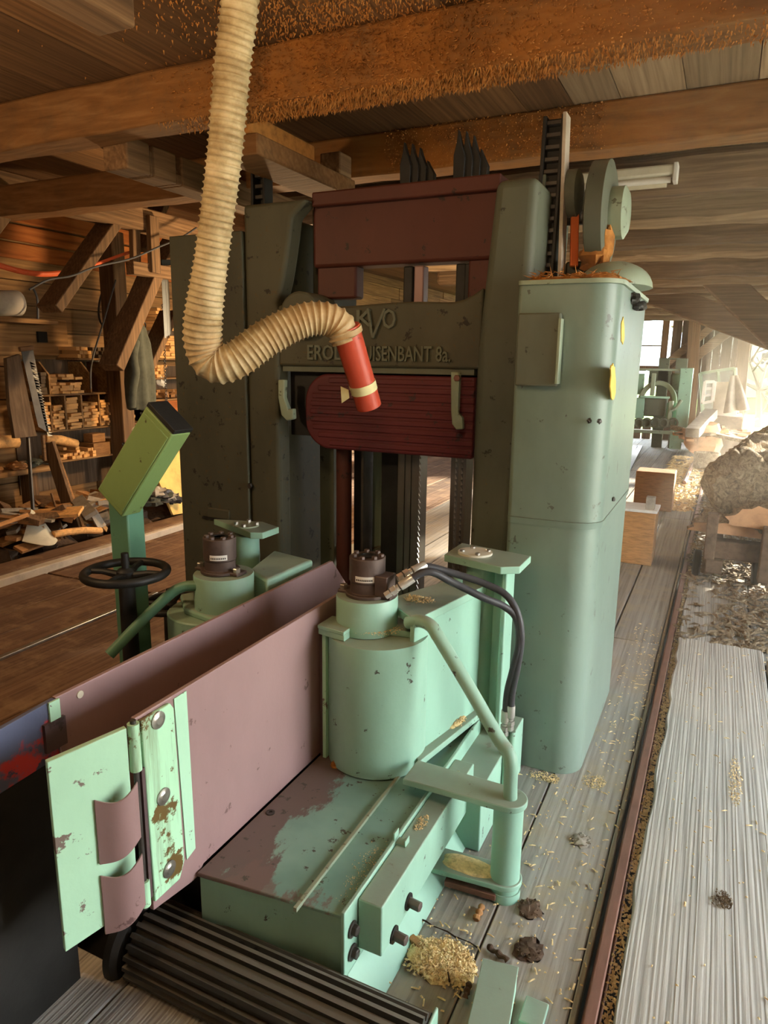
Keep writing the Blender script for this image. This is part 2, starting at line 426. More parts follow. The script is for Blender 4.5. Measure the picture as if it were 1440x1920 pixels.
mb = planks(-2.0, -.47, -1.6, 1.16, 0, .26, .05, .005)
structure(mb.build('floor', 'deck', bevel=.004, seg=1))
mb = planks(-.47, -.175, -1.6, 17.5, 0, .30, .05, .004, L=4.4)
mb.box(-.66, -.475, 1.33, 2.66, -.05, -.002); mb.box(-.66, -.475, -1.6, 1.155, -.05, .001)
structure(mb.build('floor', 'floor', bevel=.004, seg=1))
mb = planks(-2.9, -.475, 3.6, 17.5, 0, .28, .05, .006, L=5)
structure(mb.build('floor', 'floor', bevel=.004, seg=1))
mb = MB(); mb.box(-2.2, .4, 1.0, 4.2, -.5, -.45); mb.box(-2.02, -1.98, 1.1, 3.7, -.5, -.06); mb.box(-2.0, -.4, 1.10, 1.15, -.5, -.06)
mb.box(-6.4, 3.4, -1.6, 17.5, -.56, -.51)
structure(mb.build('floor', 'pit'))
# raised deck right of the rail: wide old boards with ragged edge
mb = MB()
def ragged(x0, x1, y0, y1, z0, z1, amp=.012, n=60):
    L_ = []; R_ = []
    for i in range(n+1):
        y = y0+(y1-y0)*i/n
        L_.append((x0+amp*noise.noise(Vector((x0*9, y*5, .3)))*1.6, y)); R_.append((x1-.004, y))
    pts = [Vector((a, b, z0)) for a, b in L_]+[Vector((a, b, z0)) for a, b in reversed(R_)]
    mb.prism(pts, (0, 0, z1-z0))
ragged(-.09, .36, -1.6, 4.4, -.02, .032); ragged(.37, .80, -1.6, 4.25, -.02, .034, .003); ragged(.81, 1.3, -1.6, 4.4, -.02, .03, .003); ragged(1.31, 1.8, -1.6, 4.4, -.02, .032, .003)
ragged(-.10, .30, 4.42, 9.4, -.02, .012); ragged(.31, .75, 4.3, 9.0, -.02, .012, .003); ragged(.76, 1.3, 4.45, 9.0, -.02, .01, .003); ragged(1.31, 1.8, 4.45, 9.0, -.02, .01, .003)
structure(mb.build('floor', 'deck', bevel=.006, seg=1))
mb = planks(1.8, 3.2, -1.6, 9.0, .01, .4, .05, L=4); mb2 = planks(-.1, 3.2, 9.42, 17.5, 0, .4, .05, L=4); mb.add(mb2.v, mb2.f)
structure(mb.build('floor', 'floor', bevel=.004, seg=1))

# roof boards (laid along the building) and cross beams
CZ, BZ = 2.80, 2.60
mb = planks(-3.3, -.75, -1.6, 17.5, CZ+.04, .24, .04, .004, .003, L=4.2)
structure(mb.build('ceiling', 'ceil'))
mb = planks(-.75, 3.4, -1.6, 17.5, CZ+.04, .24, .04, .004, .003, L=4.2)
structure(mb.build('ceiling', 'ceil_grey'))
mb = planks(-6.5, -3.3, -1.6, 17.5, 3.24, .26, .04, .004, .003, L=5); mb.box(-3.34, -3.30, -1.6, 17.5, 2.84, 3.24)
structure(mb.build('ceiling', 'ceil'))
mb = MB(); mb.box(-6.6, 3.5, -1.7, 17.6, 3.26, 3.30)
structure(mb.build('ceiling', 'roofred'))

def wobbly_beam(x0, x1, y0, y1, z0, z1, amp=.012, n=40):
    mb = MB(); vs = []
    for i in range(n+1):
        x = x0+(x1-x0)*i/n
        for (y, z, s) in ((y0, z0, 1), (y1, z0, 2), (y1, z1, 3), (y0, z1, 4)):
            vs.append((x, y+amp*noise.noise(Vector((x*3, s*4.1+y0, 0))), z+(amp if s < 3 else 0)*noise.noise(Vector((x*3, s*2.7+y0, 5)))))
    fs = [(i*4+j, i*4+(j+1) % 4, (i+1)*4+(j+1) % 4, (i+1)*4+j) for i in range(n) for j in range(4)]+[(3, 2, 1, 0), (n*4, n*4+1, n*4+2, n*4+3)]
    mb.add(vs, fs); return mb
by = [2.43, 3.51, 4.42]+[5.34+.98*i for i in range(12)]
for i, y in enumerate(by):
    dz = 0 if i < 2 else random.uniform(-.05, .02)
    o = wobbly_beam(-6.3 if i < 2 else -3.3, 3.2, y, y+(.17 if i < 2 else random.uniform(.15, .2)), BZ+dz, CZ, .015 if i < 2 else .03).build('ceiling_beam', 'beam_dust' if i < 2 else ('beam_x', 'beam_pale')[i % 2], bevel=.012 if i < 2 else .04, seg=2 if i < 2 else 1)
    structure(o)
# fuzz of sawdust clinging to the first beam and the boards over the saw
mb = MB()
def fuzz(p, d, L, w):
    p = Vector(p); d = Vector(d).normalized(); s = d.cross(Vector((random.uniform(-1, 1), random.uniform(-1, 1), random.uniform(-1, 1)))).normalized()*w
    q = p+d*L; s2 = d.cross(s)
    mb.add([p-s-s2, p+s-s2, p+s2, q], [(0, 1, 2), (0, 1, 3), (1, 2, 3), (2, 0, 3)])
for i in range(9000):
    x = random.triangular(-2.3, .6, -1.35); dens = max(0.0, 1-abs(x+1.1)/1.9)
    if random.random() > dens+.12: continue
    if random.random() < .55:
        p = (x, 2.425+random.uniform(0, .17), BZ-.002); d = (random.gauss(0, .35), random.gauss(0, .35), -1)
    else:
        p = (x, 2.424, random.uniform(BZ, CZ)); d = (random.gauss(0, .4), -1, random.gauss(-.5, .4))
    fuzz(p, d, random.uniform(.004, .016)*(1+dens*.5), random.uniform(.0012, .003))
for i in range(4200):
    x = random.gauss(-1.3, .30); y = random.uniform(1.55, 2.42)
    if x > -.6: continue
    fuzz((x, y, CZ), (random.gauss(0, .4), random.gauss(0, .4), -1), random.uniform(.005, .018), random.uniform(.0015, .0035))
for i in range(1200):
    x = random.uniform(-1.7, -.6)
    fuzz((x, 3.508, random.uniform(BZ, CZ)), (random.gauss(0, .4), -1, random.gauss(-.5, .4)), random.uniform(.004, .014), random.uniform(.002, .004))
tag(mb.build('sawdust_fuzz', 'fuzz'), 'orange fuzz of sawdust clinging to the ceiling beam above the saw', 'sawdust', kind='stuff')

# short timbers hung under the ceiling beams
def ybeam(name, x0, x1, y0, y1, z0, z1, label, mat='beam_y', notches=()):
    mb = MB(); ys = sorted(notches); y = y0; h = z1
    for a, b, dz in ys:
        mb.box(x0, x1, y, a, z0, z1); mb.box(x0+.002, x1-.002, a, b, z0+.001, z1-dz); y = b
    mb.box(x0, x1, y, y1, z0, z1)
    o = mb.build(name, mat, bevel=.008); rebase(o); return tag(o, label, 'timber')
a = P(255, 50, z=BZ)
ybeam('hanging_timber', a.x-.15, a.x, -.6, a.y, BZ-.004, CZ-.005, 'short orange timber end under the ceiling boards, top left corner')
ybeam('notched_timber', -2.72, -2.57, 2.605, 4.05, 2.50, 2.64, 'notched brown timber running under the beams left of the ribbed hose', notches=((2.75, 2.77, .03), (2.93, 2.97, .09)))
o = ybeam('hanging_timber', -2.08, -1.86, 2.62, 3.49, 2.49, 2.575, 'sawdust covered timber under the beams right of the ribbed hose', 'beam_dust')
mb = MB(); mb.box(-2.06, -1.90, 2.62, 3.15, 2.577, 2.66); o2 = mb.build('block', 'fuzz', bevel=.01); o2.parent = o; o2.location = -Vector(o.location)
mb = MB(); mb.box(-2.0, -1.88, 3.36, 3.485, 2.577, 2.69); o2 = mb.build('block', 'beam_y', bevel=.008); o2.parent = o; o2.location = -Vector(o.location)

# left wall, its beam, braces and posts
WX = -6.0
mb = MB(); z = -.02
heights = [.5, .42, .36, .30, .32, .24, .22, .26, .24, .22, .24]
i = 0
while z < 3.2:
    h = heights[i % len(heights)]; yy = -1.6
    while yy < 17.5:
        L = random.uniform(1.4, 3.2); b = min(yy+L, 17.5)
        t = random.uniform(0, .02)
        mb.box(WX-.05, WX+t, yy, b-.006, z, min(z+h-.006, 3.2)); yy = b
    z += h; i += 1
structure(mb.build('wall_left', 'wallboard', bevel=.004, seg=1))
mb = MB(); mb.box(WX-.14, WX-.1, -1.6, 17.5, 0, 3.2)
structure(mb.build('wall_left', 'endwall'))
mb = MB()
for (za, zb, ya, yb) in ((2.52, 2.66, 3.2, 8.5), (2.68, 2.82, 3.0, 8.5), (2.84, 3.0, 3.0, 8.8)):
    mb.box(WX+.02, WX+.06, ya, yb, za, zb)
structure(mb.build('trim_1', 'wallorange', bevel=.01))
BX = -4.75
bl = P(0, 350, x=BX); br = P(365, 437, x=BX)
mb = MB(); mb.beam((BX, bl.y-2, bl.z), (BX, br.y+2.0, br.z), .16, .19)
o = mb.build('wall_plate_beam', 'beam_y', bevel=.012); structure(o)
_q = P(214, 560, x=-5.58); mb = MB(); mb.beam((-5.58, _q.y, .0), (-5.58, _q.y, 2.85), .2, .16)
structure(mb.build('timber_post', 'beam_z', bevel=.01))
def brace(px0, py0, px1, py1, x, w, mat='beam_z'):
    mb = MB(); mb.beam(P(px0, py0, x=x), P(px1, py1, x=x), .22, w*.62, up=(1, 0, 0), roll=math.pi/2)
    return structure(mb.build('timber_brace', mat, bevel=.008))
brace(205, 420, 92, 580, BX-.05, .13)
brace(283, 515, 208, 690, BX-.05, .16)
brace(330, 440, 215, 640, BX-.35, .12)
brace(318, 585, 270, 690, BX-.4, .1)
brace(25, 365, -40, 450, BX-.05, .13)
brace(322, 330, 262, 470, BX-.6, .1)
# timber rack hung from the wall plate with thin saw blades
rk = thing('hanging_rack', P(295, 515, x=BX+.09), 'rough timber rack hanging from the wall beam left of the hose', 'rack')
mb = MB(); mb.beam(P(285, 405, x=BX+.1), P(290, 512, x=BX+.1), .05, .11, up=(1, 0, 0), roll=math.pi/2); mb.build('upright', 'beam_z', rk, bevel=.006)
mb = MB(); mb.beam(P(252, 425, x=BX), P(254, 500, x=BX), .05, .09, up=(1, 0, 0), roll=math.pi/2); mb.build('upright', 'beam_z', rk, bevel=.006)
mb = MB(); mb.beam(P(243, 502, x=BX+.05), P(360, 518, x=BX+.05), .09, .11); mb.build('crossbar', 'beam_y', rk, bevel=.006)
mb = MB(); mb.beam(P(300, 492, x=BX-.1), P(372, 492, x=BX-.1), .04, .05); mb.build('crossbar', 'black', rk, bevel=.004)
a = P(303, 494, x=BX-.1); b = P(350, 494, x=BX-.1)
mb = MB(); mb.box(-.001, .001, -.012, .012, -.62, 0); src = mb.build('gang_saw_blade', 'blade')
for i in range(14):
    o = src if i == 0 else src.copy()
    if i: COL.objects.link(o)
    t = i/13; o.location = (a.x+random.uniform(-.03, .03), a.y+(b.y-a.y)*t, a.z-.03+random.uniform(-.03, .02))
    tag(o, 'thin grey saw blade hanging in the row on the wall rack', 'saw blade', 'thin saw blades on the wall rack')

# ---- end wall with slits, window, doorway
EY = 17.0
mb = MB(); x = -6.4
w0 = P(1190, 600, y=EY); w1 = P(1236, 686, y=EY); wxr = P(1404, 620, y=EY).x
wx0, wx1, wz0, wz1 = w0.x-.55, w1.x, w1.z, w0.z
while x < wxr-.02:
    w = random.uniform(.16, .24); g = random.choice([.006, .01, .03, .04])
    xb = min(x+w-g, wxr)
    if xb < wx0 or x > wx1: mb.box(x, xb, EY, EY+.03, 0, 2.8)
    else:
        mb.box(x, xb, EY, EY+.03, wz1, 2.8)
        if x < wx0+.2 or x > wx1-.22: mb.box(x, xb, EY, EY+.03, 0, wz0)
        else: mb.box(x, xb, EY, EY+.03, wz0-.12, wz0); mb.box(x, xb, EY, EY+.03, 0, .3)
    x += w
structure(mb.build('wall_back', 'endwall'))
fr = MB(); fr.box(wx0-.06, wx1+.08, EY-.06, EY-.01, wz0-.1, wz0); fr.box(wx1, wx1+.14, EY-.06, EY-.01, wz0, wz1); fr.box(wx0-.06, wx1+.08, EY-.06, EY-.01, wz1, wz1+.08); fr.box(wx0, wx1, EY-.04, EY-.02, wz0+.42, wz0+.45)
structure(fr.build('window_1', 'beam_z', bevel=.006))
for (p0, p1, w) in (((1303, 600), (1300, 740), .24), ((1398, 610), (1385, 770), .24)):
    mb = MB(); a = P(*p0, y=EY-.25); b = P(*p1, y=EY-.25); mb.beam((b.x, b.y, .0), (a.x, a.y, 2.6), w, .2, up=(0, 1, 0))
    structure(mb.build('timber_post', 'beam_z', bevel=.01))
for (p0, p1, w) in (((1385, 608), (1262, 700), .2), ((1350, 600), (1240, 690), .16)):
    mb = MB(); mb.beam(P(*p0, y=EY-.12), P(*p1, y=EY-.12), w, .08, up=(0, 1, 0)); structure(mb.build('timber_brace', 'beam_x', bevel=.008))
mb = MB(); mb.beam(P(1200, 592, y=EY-.3), P(1410, 583, y=EY-.3), .2, .2); structure(mb.build('timber_brace', 'beam_x', bevel=.008))
# unseen right side wall: closed stretches block the sun, open bays shape the daylight
mb = MB(); y = -1.6
while y < 1.2:
    w = random.uniform(.18, .26); mb.box(3.2, 3.24, y, y+w-.004, 0, 2.8); y += w
y = 4.2
while y < 9.5:
    w = random.uniform(.18, .26); mb.box(3.2, 3.24, y, y+w-.008, 0, 2.8); y += w
structure(mb.build('wall_right_blocker', 'endwall'))
for y in (.2, 4.1, 7.0, 9.6, 13.2, 16.9):
    mb = MB(); mb.box(3.04, 3.24, y-.1, y+.1, 0, 2.6); structure(mb.build('timber_post', 'beam_z', bevel=.01))
mb = MB(); mb.box(3.03, 3.25, -1.6, 17.5, 2.42, 2.598); structure(mb.build('ceiling_beam', 'beam_y', bevel=.01))
# sagging brace timbers, far right under the roof
mb = MB(); a = P(1200, 540, y=11); b = P(1470, 640, y=11); b = a+(b-a)*((3.1-a.x)/(b.x-a.x)); mb.beam(a, b, .16, .34, up=(0, 0, 1)); structure(mb.build('timber_brace', 'beam_x', bevel=.02))
mb = MB(); a = P(1322, 497, y=9.4); b = P(1470, 640, y=9.4); b = a+(b-a)*((2.6-a.x)/(b.x-a.x)); mb.beam(a, b, .2, .34, up=(0, 0, 1)); structure(mb.build('timber_brace', 'beam_x', bevel=.02))

# ---- rails
rr = thing('rusty_rail', (-.145, 6, 0), 'rusty brown rail in the slot beside the raised right-hand deck', 'rail')
mb = MB(); mb.box(-.168, -.122, 1.45, 16, -.05, -.02); mb.box(-.15, -.14, 1.45, 16, -.02, .006); mb.box(-.16, -.128, 1.45, 16, .006, .026); mb.build('rail_bar', 'rust', rr, bevel=.004)
mb = MB(); mb.box(-.168, -.122, -1.5, 1.44, -.05, -.02); mb.box(-.16, -.128, -1.5, 1.44, -.02, .02); mb.build('rail_bar', 'rust', rr, bevel=.004)
mb = MB()
mb.beam((-4.52, -1.5, .02), (-4.80, 7.5, .02), .09, .07); o = mb.build('pale_rail', 'paleconcrete', bevel=.008); rebase(o)
tag(o, 'pale dusty rail along the floor in front of the wood shelves', 'rail')
mb = MB(); mb.beam((-3.36, -1.5, .006), (-3.52, 3.6, .006), .035, .02)
o = mb.build('steel_rail', 'steel', bevel=.003); rebase(o)
tag(o, 'thin bright steel rail on the brown floor beside the green control post', 'rail')
mb = MB(); mb.box(-4.95, -4.72, 1.0, 9, 0, .07); o = mb.build('floor_timber', 'floor_brown', bevel=.01); rebase(o); tag(o, 'flat brown timber lying behind the pale dusty rail', 'timber')
#@@PART2
# ------------------------------------------------------------------ frame saw
fs = thing('frame_saw', (-1.4, 3.0, 0), 'tall dark cast iron frame saw with raised lettering and red crossbars', 'saw')
FY = 2.75
# right column, left column
mb = MB(); mb.prism([(-.915, FY, -.3), (-.735, FY, -.3), (-.735, FY, .9), (-.70, FY, 2.33), (-.865, FY, 2.33), (-.915, FY, 1.7)], (0, .62, 0)); mb.build('column', 'castgrey', fs, bevel=.035, seg=4)
mb = MB()
prof = [(-2.04, -.4), (-1.872, -.4), (-1.868, 1.58), (-1.855, 1.85)]
for i in range(9):
    t = i/8; prof.append((-1.855+.17*t**.6*.55-.02, 1.9+.36*t))
prof += [(-1.70, 2.33), (-2.04, 2.33)]
mb.prism([(x, FY, z) for x, z in prof], (0, .10, 0)); mb.box(-2.04, -1.9, FY+.1, FY+.6, -.4, 2.3)
mb.build('column', 'cast', fs, bevel=.018, seg=3)
mb = MB(); mb.box(-2.47, -2.045, FY-.01, FY+.62, -.4, 2.22); mb.box(-2.30, -2.16, FY-.02, FY-.008, .865, .915)
mb.build('side_housing', 'cast', fs, bevel=.03, seg=3)
mb = MB(); mb.box(-2.33, -2.14, FY-.022, FY-.009, .855, .868); mb.box(-2.215, -2.19, FY-.016, FY-.008, 1.62, 1.84); mb.build('slot', 'black', fs)
mb = MB()
for (x, z) in ((-2.03, 1.6), (-2.03, 1.05), (-2.2, 2.05)): hexhead(mb, (x, FY-.01, z), (0, -1, 0), .014, .014)
mb.build('bolt', 'darksteel', fs)
# inner left jamb seen deeper in
mb = MB(); mb.box(-1.80, -1.72, 2.95, 3.25, 1.85, 2.33); mb.build('jamb', 'cast', fs, bevel=.01)
mb = MB(); mb.lathe((-1.72, 2.80, 1.845), [(.10, -.1), (.10, .1)], 24, (0, 1, 0)); mb.build('bearing_boss', 'cast', fs, bevel=.01)
# red upper crossbar with top flange
a = P(640, 375, y=2.86); b = P(928, 335, y=2.86); zt = 2.36
mb = MB(); mb.box(-1.73, -.86, 2.84, 2.96, P(700, 497, y=2.84).z, zt); mb.build('upper_crossbar', 'redframe', fs, bevel=.015)
mb = MB(); mb.box(-1.71, -.86, 2.80, 2.98, zt-.055, zt+.005); mb.build('crossbar_flange', 'redframe', fs, bevel=.008)
zs = P(700, 500, y=2.84).z
mb = MB(); mb.box(-1.72, -1.52, 2.86, 2.94, P(640, 560, y=2.86).z, zs+.02); mb.build('crossbar_end', 'redframe', fs, bevel=.01)
mb = MB(); mb.box(-1.0, -.86, 2.86, 2.94, 1.9, zs+.02); mb.build('crossbar_end', 'redframe', fs, bevel=.01)
# blade clamps between crossbar and beam
for i, px in enumerate((770, 790, 868, 884, 900)):
    q = P(px, 525, y=2.9); mb = MB(); mb.box(q.x-.022, q.x+.022, 2.87, 2.93, 1.85, zs); mb.build('blade_clamp', 'black' if i != 1 else 'mauve', fs, bevel=.006)
for g, cx in enumerate((784, 884)):
    for j in range(4):
        dx = -19+j*12.5; q = P(cx+dx, 330 if g == 0 else 318, y=2.88)
        h = (.17, .165, .15, .10)[j]+.02*g; w = .032
        mb = MB(); pts = [(-w, 0), (w*.9, 0), (w, h*.45), (w*.1, h*.8), (-w*.35, h), (-w*.55, h*.75), (-w*1.05, h*.5)]
        mb.prism([(q.x+px_*.75, 2.85+j*.012, 2.365+pz) for px_, pz in pts], (0, .03, 0)); mb.build('blade_hanger', 'black', fs, bevel=.003)
# cast crosspiece with raised lettering
zt1 = P(760, 568, y=FY).z; zb1 = P(760, 690, y=FY).z
mb = MB(); xs = [-1.87+(.97)*i/24 for i in range(25)]
top = [(x, FY+.012, zt1+(.06*max(0, (x+1.05)/.15)**2 if x > -1.05 else 0)+.006*math.sin(x*9)) for x in xs]
mb.prism([(-1.87, FY+.012, zb1), (-.9, FY+.012, zb1)]+list(reversed(top)), (0, .14, 0)); cp = mb.build('crosspiece', 'cast', fs, bevel=.012, seg=3)
def letters(txt, loc, size, depth, mat, parent, sx=1.0, name='lettering'):
    cu = bpy.data.curves.new(name, 'FONT'); cu.body = txt; cu.size = size; cu.extrude = depth; cu.bevel_depth = depth*.25; cu.resolution_u = 2
    t = bpy.data.objects.new(name, cu); COL.objects.link(t)
    bpy.context.view_layer.update()
    me = bpy.data.meshes.new_from_object(t.evaluated_get(bpy.context.evaluated_depsgraph_get()))
    bpy.data.objects.remove(t); me.transform(Matrix.Translation(loc) @ Matrix.Rotation(math.pi/2, 4, 'X') @ Matrix.Diagonal((sx, 1, 1, 1)))
    me.materials.clear(); me.materials.append(M[mat]); o = bpy.data.objects.new(name, me); COL.objects.link(o); o.parent = parent; return o
def letters_to(txt, pxa, pya, pxb, h_px, y, mat, parent, depth=.006):
    a = P(pxa, pya, y=y); b = P(pxb, pya, y=y); o = letters(txt, (0, 0, 0), 1, .0, mat, parent)
    xs_ = [v.co.x for v in o.data.vertices]; ys_ = [v.co.z for v in o.data.vertices]; bpy.data.objects.remove(o)
    H = P(pxa, pya-h_px, y=y).z-a.z; sc = H/max(ys_); sx = (b.x-a.x)/((max(xs_)-min(xs_))*sc)
    o = letters(txt, (a.x-min(xs_)*sc*sx, y, a.z), sc, depth/sc if False else depth, mat, parent, sx)
    o.location = -Vector(fs.location) if parent == fs else (0, 0, 0); return o
letters_to('EROL', 578, 674, 640, 27, FY+.008, 'castgrey', cp)
letters_to('UISENBANT 8a.', 684, 676, 845, 27, FY+.008, 'castgrey', cp)
letters_to('K', 670, 612, 698, 30, FY+.008, 'castgrey', cp)
letters_to('O', 718, 616, 742, 36, FY+.008, 'castgrey', cp)
a = P(690, 578, y=FY+.004); b = P(699, 634, y=FY+.004); c = P(722, 578, y=FY+.004)
mb = MB(); mb.beam(a, b, .012, .012, up=(0, 1, 0)); mb.beam(b, c, .012, .012, up=(0, 1, 0)); sub(mb.build('emblem', 'castgrey', None, bevel=.002), cp)
# red ribbed lower panel with rounded left end
zpt = P(700, 702, y=2.80).z; zpb = P(700, 848, y=2.80).z; xl = P(572, 770, y=2.80).x; xr = -.93
def rounded(x0, x1, z0, z1, r, n=10):
    pts = []
    for i in range(n+1):
        a_ = math.pi/2+math.pi/2*i/n; pts.append((x0+r+r*math.cos(a_), z1-r+r*math.sin(a_)))
    for i in range(n+1):
        a_ = math.pi+math.pi/2*i/n; pts.append((x0+r+r*math.cos(a_), z0+r+r*math.sin(a_)))
    return pts+[(x1, z0), (x1, z1)]
mb = MB(); mb.prism([(x, 2.80, z) for x, z in rounded(xl, xr, zpb, zpt, .13)], (0, .05, 0)); pn = mb.build('lower_crossbar', 'redpanel', fs, bevel=.01, seg=2)
mb = MB(); nb = 9
for i in range(nb):
    z = zpb+.03+(zpt-zpb-.06)*i/(nb-1); ins = .10*(abs(2*i/(nb-1)-1))**3
    mb.box(xl+.03+ins, xr, 2.794, 2.802, z-.012, z+.012)
sub(mb.build('rib', 'redpanel', None, bevel=.004), pn)
mb = MB(); mb.box(-1.86, -.93, 2.845, 2.87, zpb+.05, zpt+.02); mb.build('back_plate', 'black', fs)
mb = MB(); mb.box(-1.86, -.93, 2.78, 2.9, zpt+.006, zb1+.004); mb.build('top_rail', 'castgrey', fs)
# pale hooks
def hook(pts, y, w, name):
    q = [P(*p, y=y) for p in pts]; mb = MB(); mb.prism(q, (0, w, 0)); return mb.build(name, 'castedge', fs, bevel=.005)
hook([(845, 697), (858, 697), (861, 700), (858, 775), (866, 783), (867, 805), (855, 806), (847, 795), (845, 770)], 2.735, .03, 'hook')
hook([(521, 712), (533, 712), (532, 745), (540, 768), (549, 766), (550, 786), (537, 789), (527, 778), (521, 745)], 2.735, .03, 'hook')
mb = MB(); q = P(858, 709, y=2.735); hexhead(mb, q, (0, -1, 0), .014, .014); mb.build('bolt', 'rust', fs)
# uprights, blades and plates inside the lower opening
def upr(px0, px1, y, zb, zt, mat, name, d=.04, bev=.004):
    a_ = P(px0, 950, y=y); b_ = P(px1, 950, y=y); mb = MB(); mb.box(a_.x, b_.x, y, y+d, zb, zt); return mb.build(name, mat, fs, bevel=bev)
mb = MB(); a = P(645, 950, y=2.95); mb.tube([(a.x, 2.95, -.3), (a.x, 2.95, zpb+.05)], .038, 20); mb.build('guide_rod', 'redframe', fs)
upr(600, 626, 3.05, -.3, zpb+.1, 'castgrey', 'jamb', .06)
upr(663, 681, 3.0, -.3, zpb+.1, 'black', 'upright', .05)
upr(677, 681, 2.9, -.3, zpb+.1, 'darksteel', 'saw_blade', .10, 0)
upr(686, 730, 3.1, -.3, zpb+.1, 'castedge', 'column', .08, .02)
upr(714, 745, 2.98, -.3, zpb+.1, 'black', 'upright', .1)
for (p0, p1) in ((745, 757), (759, 769), (771, 784), (843, 851), (857, 862), (866, 871)):
    o = upr(p0, p1, 2.93, -.3, zpb+.1, 'blade', 'saw_blade', .1, 0)
# teeth on the near blade edges
for px in (784, 851, 862):
    a = P(px, 950, y=2.93); mb = MB(); z = .2
    while z < zpb+.05:
        mb.prism([(a.x, 2.932, z), (a.x+.009, 2.932, z+.004), (a.x, 2.932, z+.022)], (0, .004, 0)); z += .026
    mb.build('blade_teeth', 'steel', fs)
# bent grey chute sheet on the left of the opening
mb = MB()
sh = [(P(530, 800, y=2.9), P(590, 800, y=3.3)), (P(530, 930, y=2.9), P(596, 900, y=3.3)), (P(528, 940, y=2.88), P(597, 945, y=3.3)), (P(530, 1040, y=2.86), P(600, 1010, y=3.28))]
vs = []
for l, r in sh: vs += [l, r]
vs2 = [v+Vector((-.006, .012, 0)) for v in vs]
mb.add(vs+vs2, [(0, 1, 3, 2), (2, 3, 5, 4), (4, 5, 7, 6), (8, 10, 11, 9), (10, 12, 13, 11), (12, 14, 15, 13), (0, 8, 9, 1), (6, 7, 15, 14), (0, 2, 10, 8), (2, 4, 12, 10), (4, 6, 14, 12), (1, 9, 11, 3), (3, 11, 13, 5), (5, 13, 15, 7)]); mb.build('sheet_guide', 'sheetgrey', fs)
mb = MB(); a = P(650, 1030, y=3.1); b = P(725, 1010, y=3.25); mb.beam((a.x, 3.1, a.z-.03), (b.x, 3.2, b.z), .25, .02); mb.build('inner_plate', 'castgrey', fs)
# slotted black rails rising through the frame
def rack_rail(px0, py0, px1, py1, y, w, nm, n):
    a_ = P(px0, py0, y=y); b_ = P(px1, py1, y=y); lean = Vector((a_.x-b_.x, 0, a_.z-b_.z)); L = lean.length; mb = MB()
    for s in (-1, 1): mb.beam(b_+Vector((s*w*.42, 0, 0)), a_+Vector((s*w*.42, 0, 0)), w*.17, .07, up=(0, 1, 0))
    mb.beam(b_+Vector((0, .02, 0)), a_+Vector((0, .02, 0)), w*.8, .01, up=(0, 1, 0))
    o = mb.build(nm, 'black', fs, bevel=.003)
    for i in range(n):
        c_ = b_+(a_-b_)*((i+.5)/n); mb = MB(); mb.box(c_.x-w*.35, c_.x+w*.35, c_.y-.02, c_.y+.012, c_.z-L/n*.18, c_.z+L/n*.18)
        sub(mb.build('rung', 'darksteel', None, bevel=.002), o)
    return o
rack_rail(1043, 220, 1020, 530, 2.99, .085, 'slotted_rail', 14)
mb = MB(); a = P(1063, 215, y=2.985); b = P(1052, 528, y=2.985); mb.beam(b, a, .014, .08, up=(0, 1, 0)); mb.build('rail_flange', 'paleconcrete', fs, bevel=.002)
mb = MB(); a = P(1020, 330, y=2.99); b = P(1004, 530, y=2.99); mb.beam(b, a, .03, .06, up=(0, 1, 0)); mb.build('rail_flange', 'castgrey', fs, bevel=.004)
rack_rail(490, 300, 492, 420, 2.99, .08, 'slotted_rail', 6)

# ------------------------------------------------------------------ big green guard cabinet
cb = thing('guard_cabinet', (-.55, 3.2, 0), 'tall rounded pale green sheet metal guard standing beside the right column', 'machine guard')
def rrect(x0, x1, y0, y1, r, n=8):
    pts = []
    for (cx, cy, a0) in ((x1-r, y0+r, -90), (x1-r, y1-r, 0), (x0+.02, y1-.02, 90), (x0+.02, y0+.02, 180)):
        rr_ = r if cx > x0+.1 else .02
        for i in range(n+1):
            t = math.radians(a0+90*i/n); pts.append((cx+rr_*math.cos(t), cy+rr_*math.sin(t)))
    return pts
def loft(levels, sec, mb, cap=True):
    vs = []; n = None
    for z, off in levels:
        s = sec(off); n = len(s); vs += [(x, y, z) for x, y in s]
    m = len(levels); fs_ = [(i*n+j, i*n+(j+1) % n, (i+1)*n+(j+1) % n, (i+1)*n+j) for i in range(m-1) for j in range(n)]
    if cap: fs_ += [tuple(range(n-1, -1, -1)), tuple(range((m-1)*n, m*n))]
    return mb.add(vs, fs_)
sec = lambda o: rrect(-.725, -.378+o, 2.645-o, 3.62+o*.3, .105)
mb = MB(); loft([(0.0, .0), (1.06, .0)], sec, mb); mb.build('lower_shell', 'cabinet', cb)
mb = MB(); loft([(1.062, .006), (1.93, .010)], sec, mb); mb.build('upper_shell', 'cabinet', cb)
mb = MB(); loft([(1.035, .005), (1.061, .009)], sec, mb); mb.build('seam_band', 'cabinet', cb)
mb = MB(); loft([(1.93, .02), (1.945, .022)], sec, mb); mb.build('top_lip', 'castedge', cb)
a = P(975, 572, y=2.62); b = P(1045, 725, y=2.62)
mb = MB(); mb.box(a.x, b.x, 2.60, 2.636, b.z, a.z-.03); fl = mb.build('flap', 'castgrey', cb, bevel=.006)
mb = MB(); mb.box(b.x-.006, b.x+.006, 2.592, 2.636, b.z+.01, a.z-.05); mb.build('flap_edge', 'castedge', cb, bevel=.003)
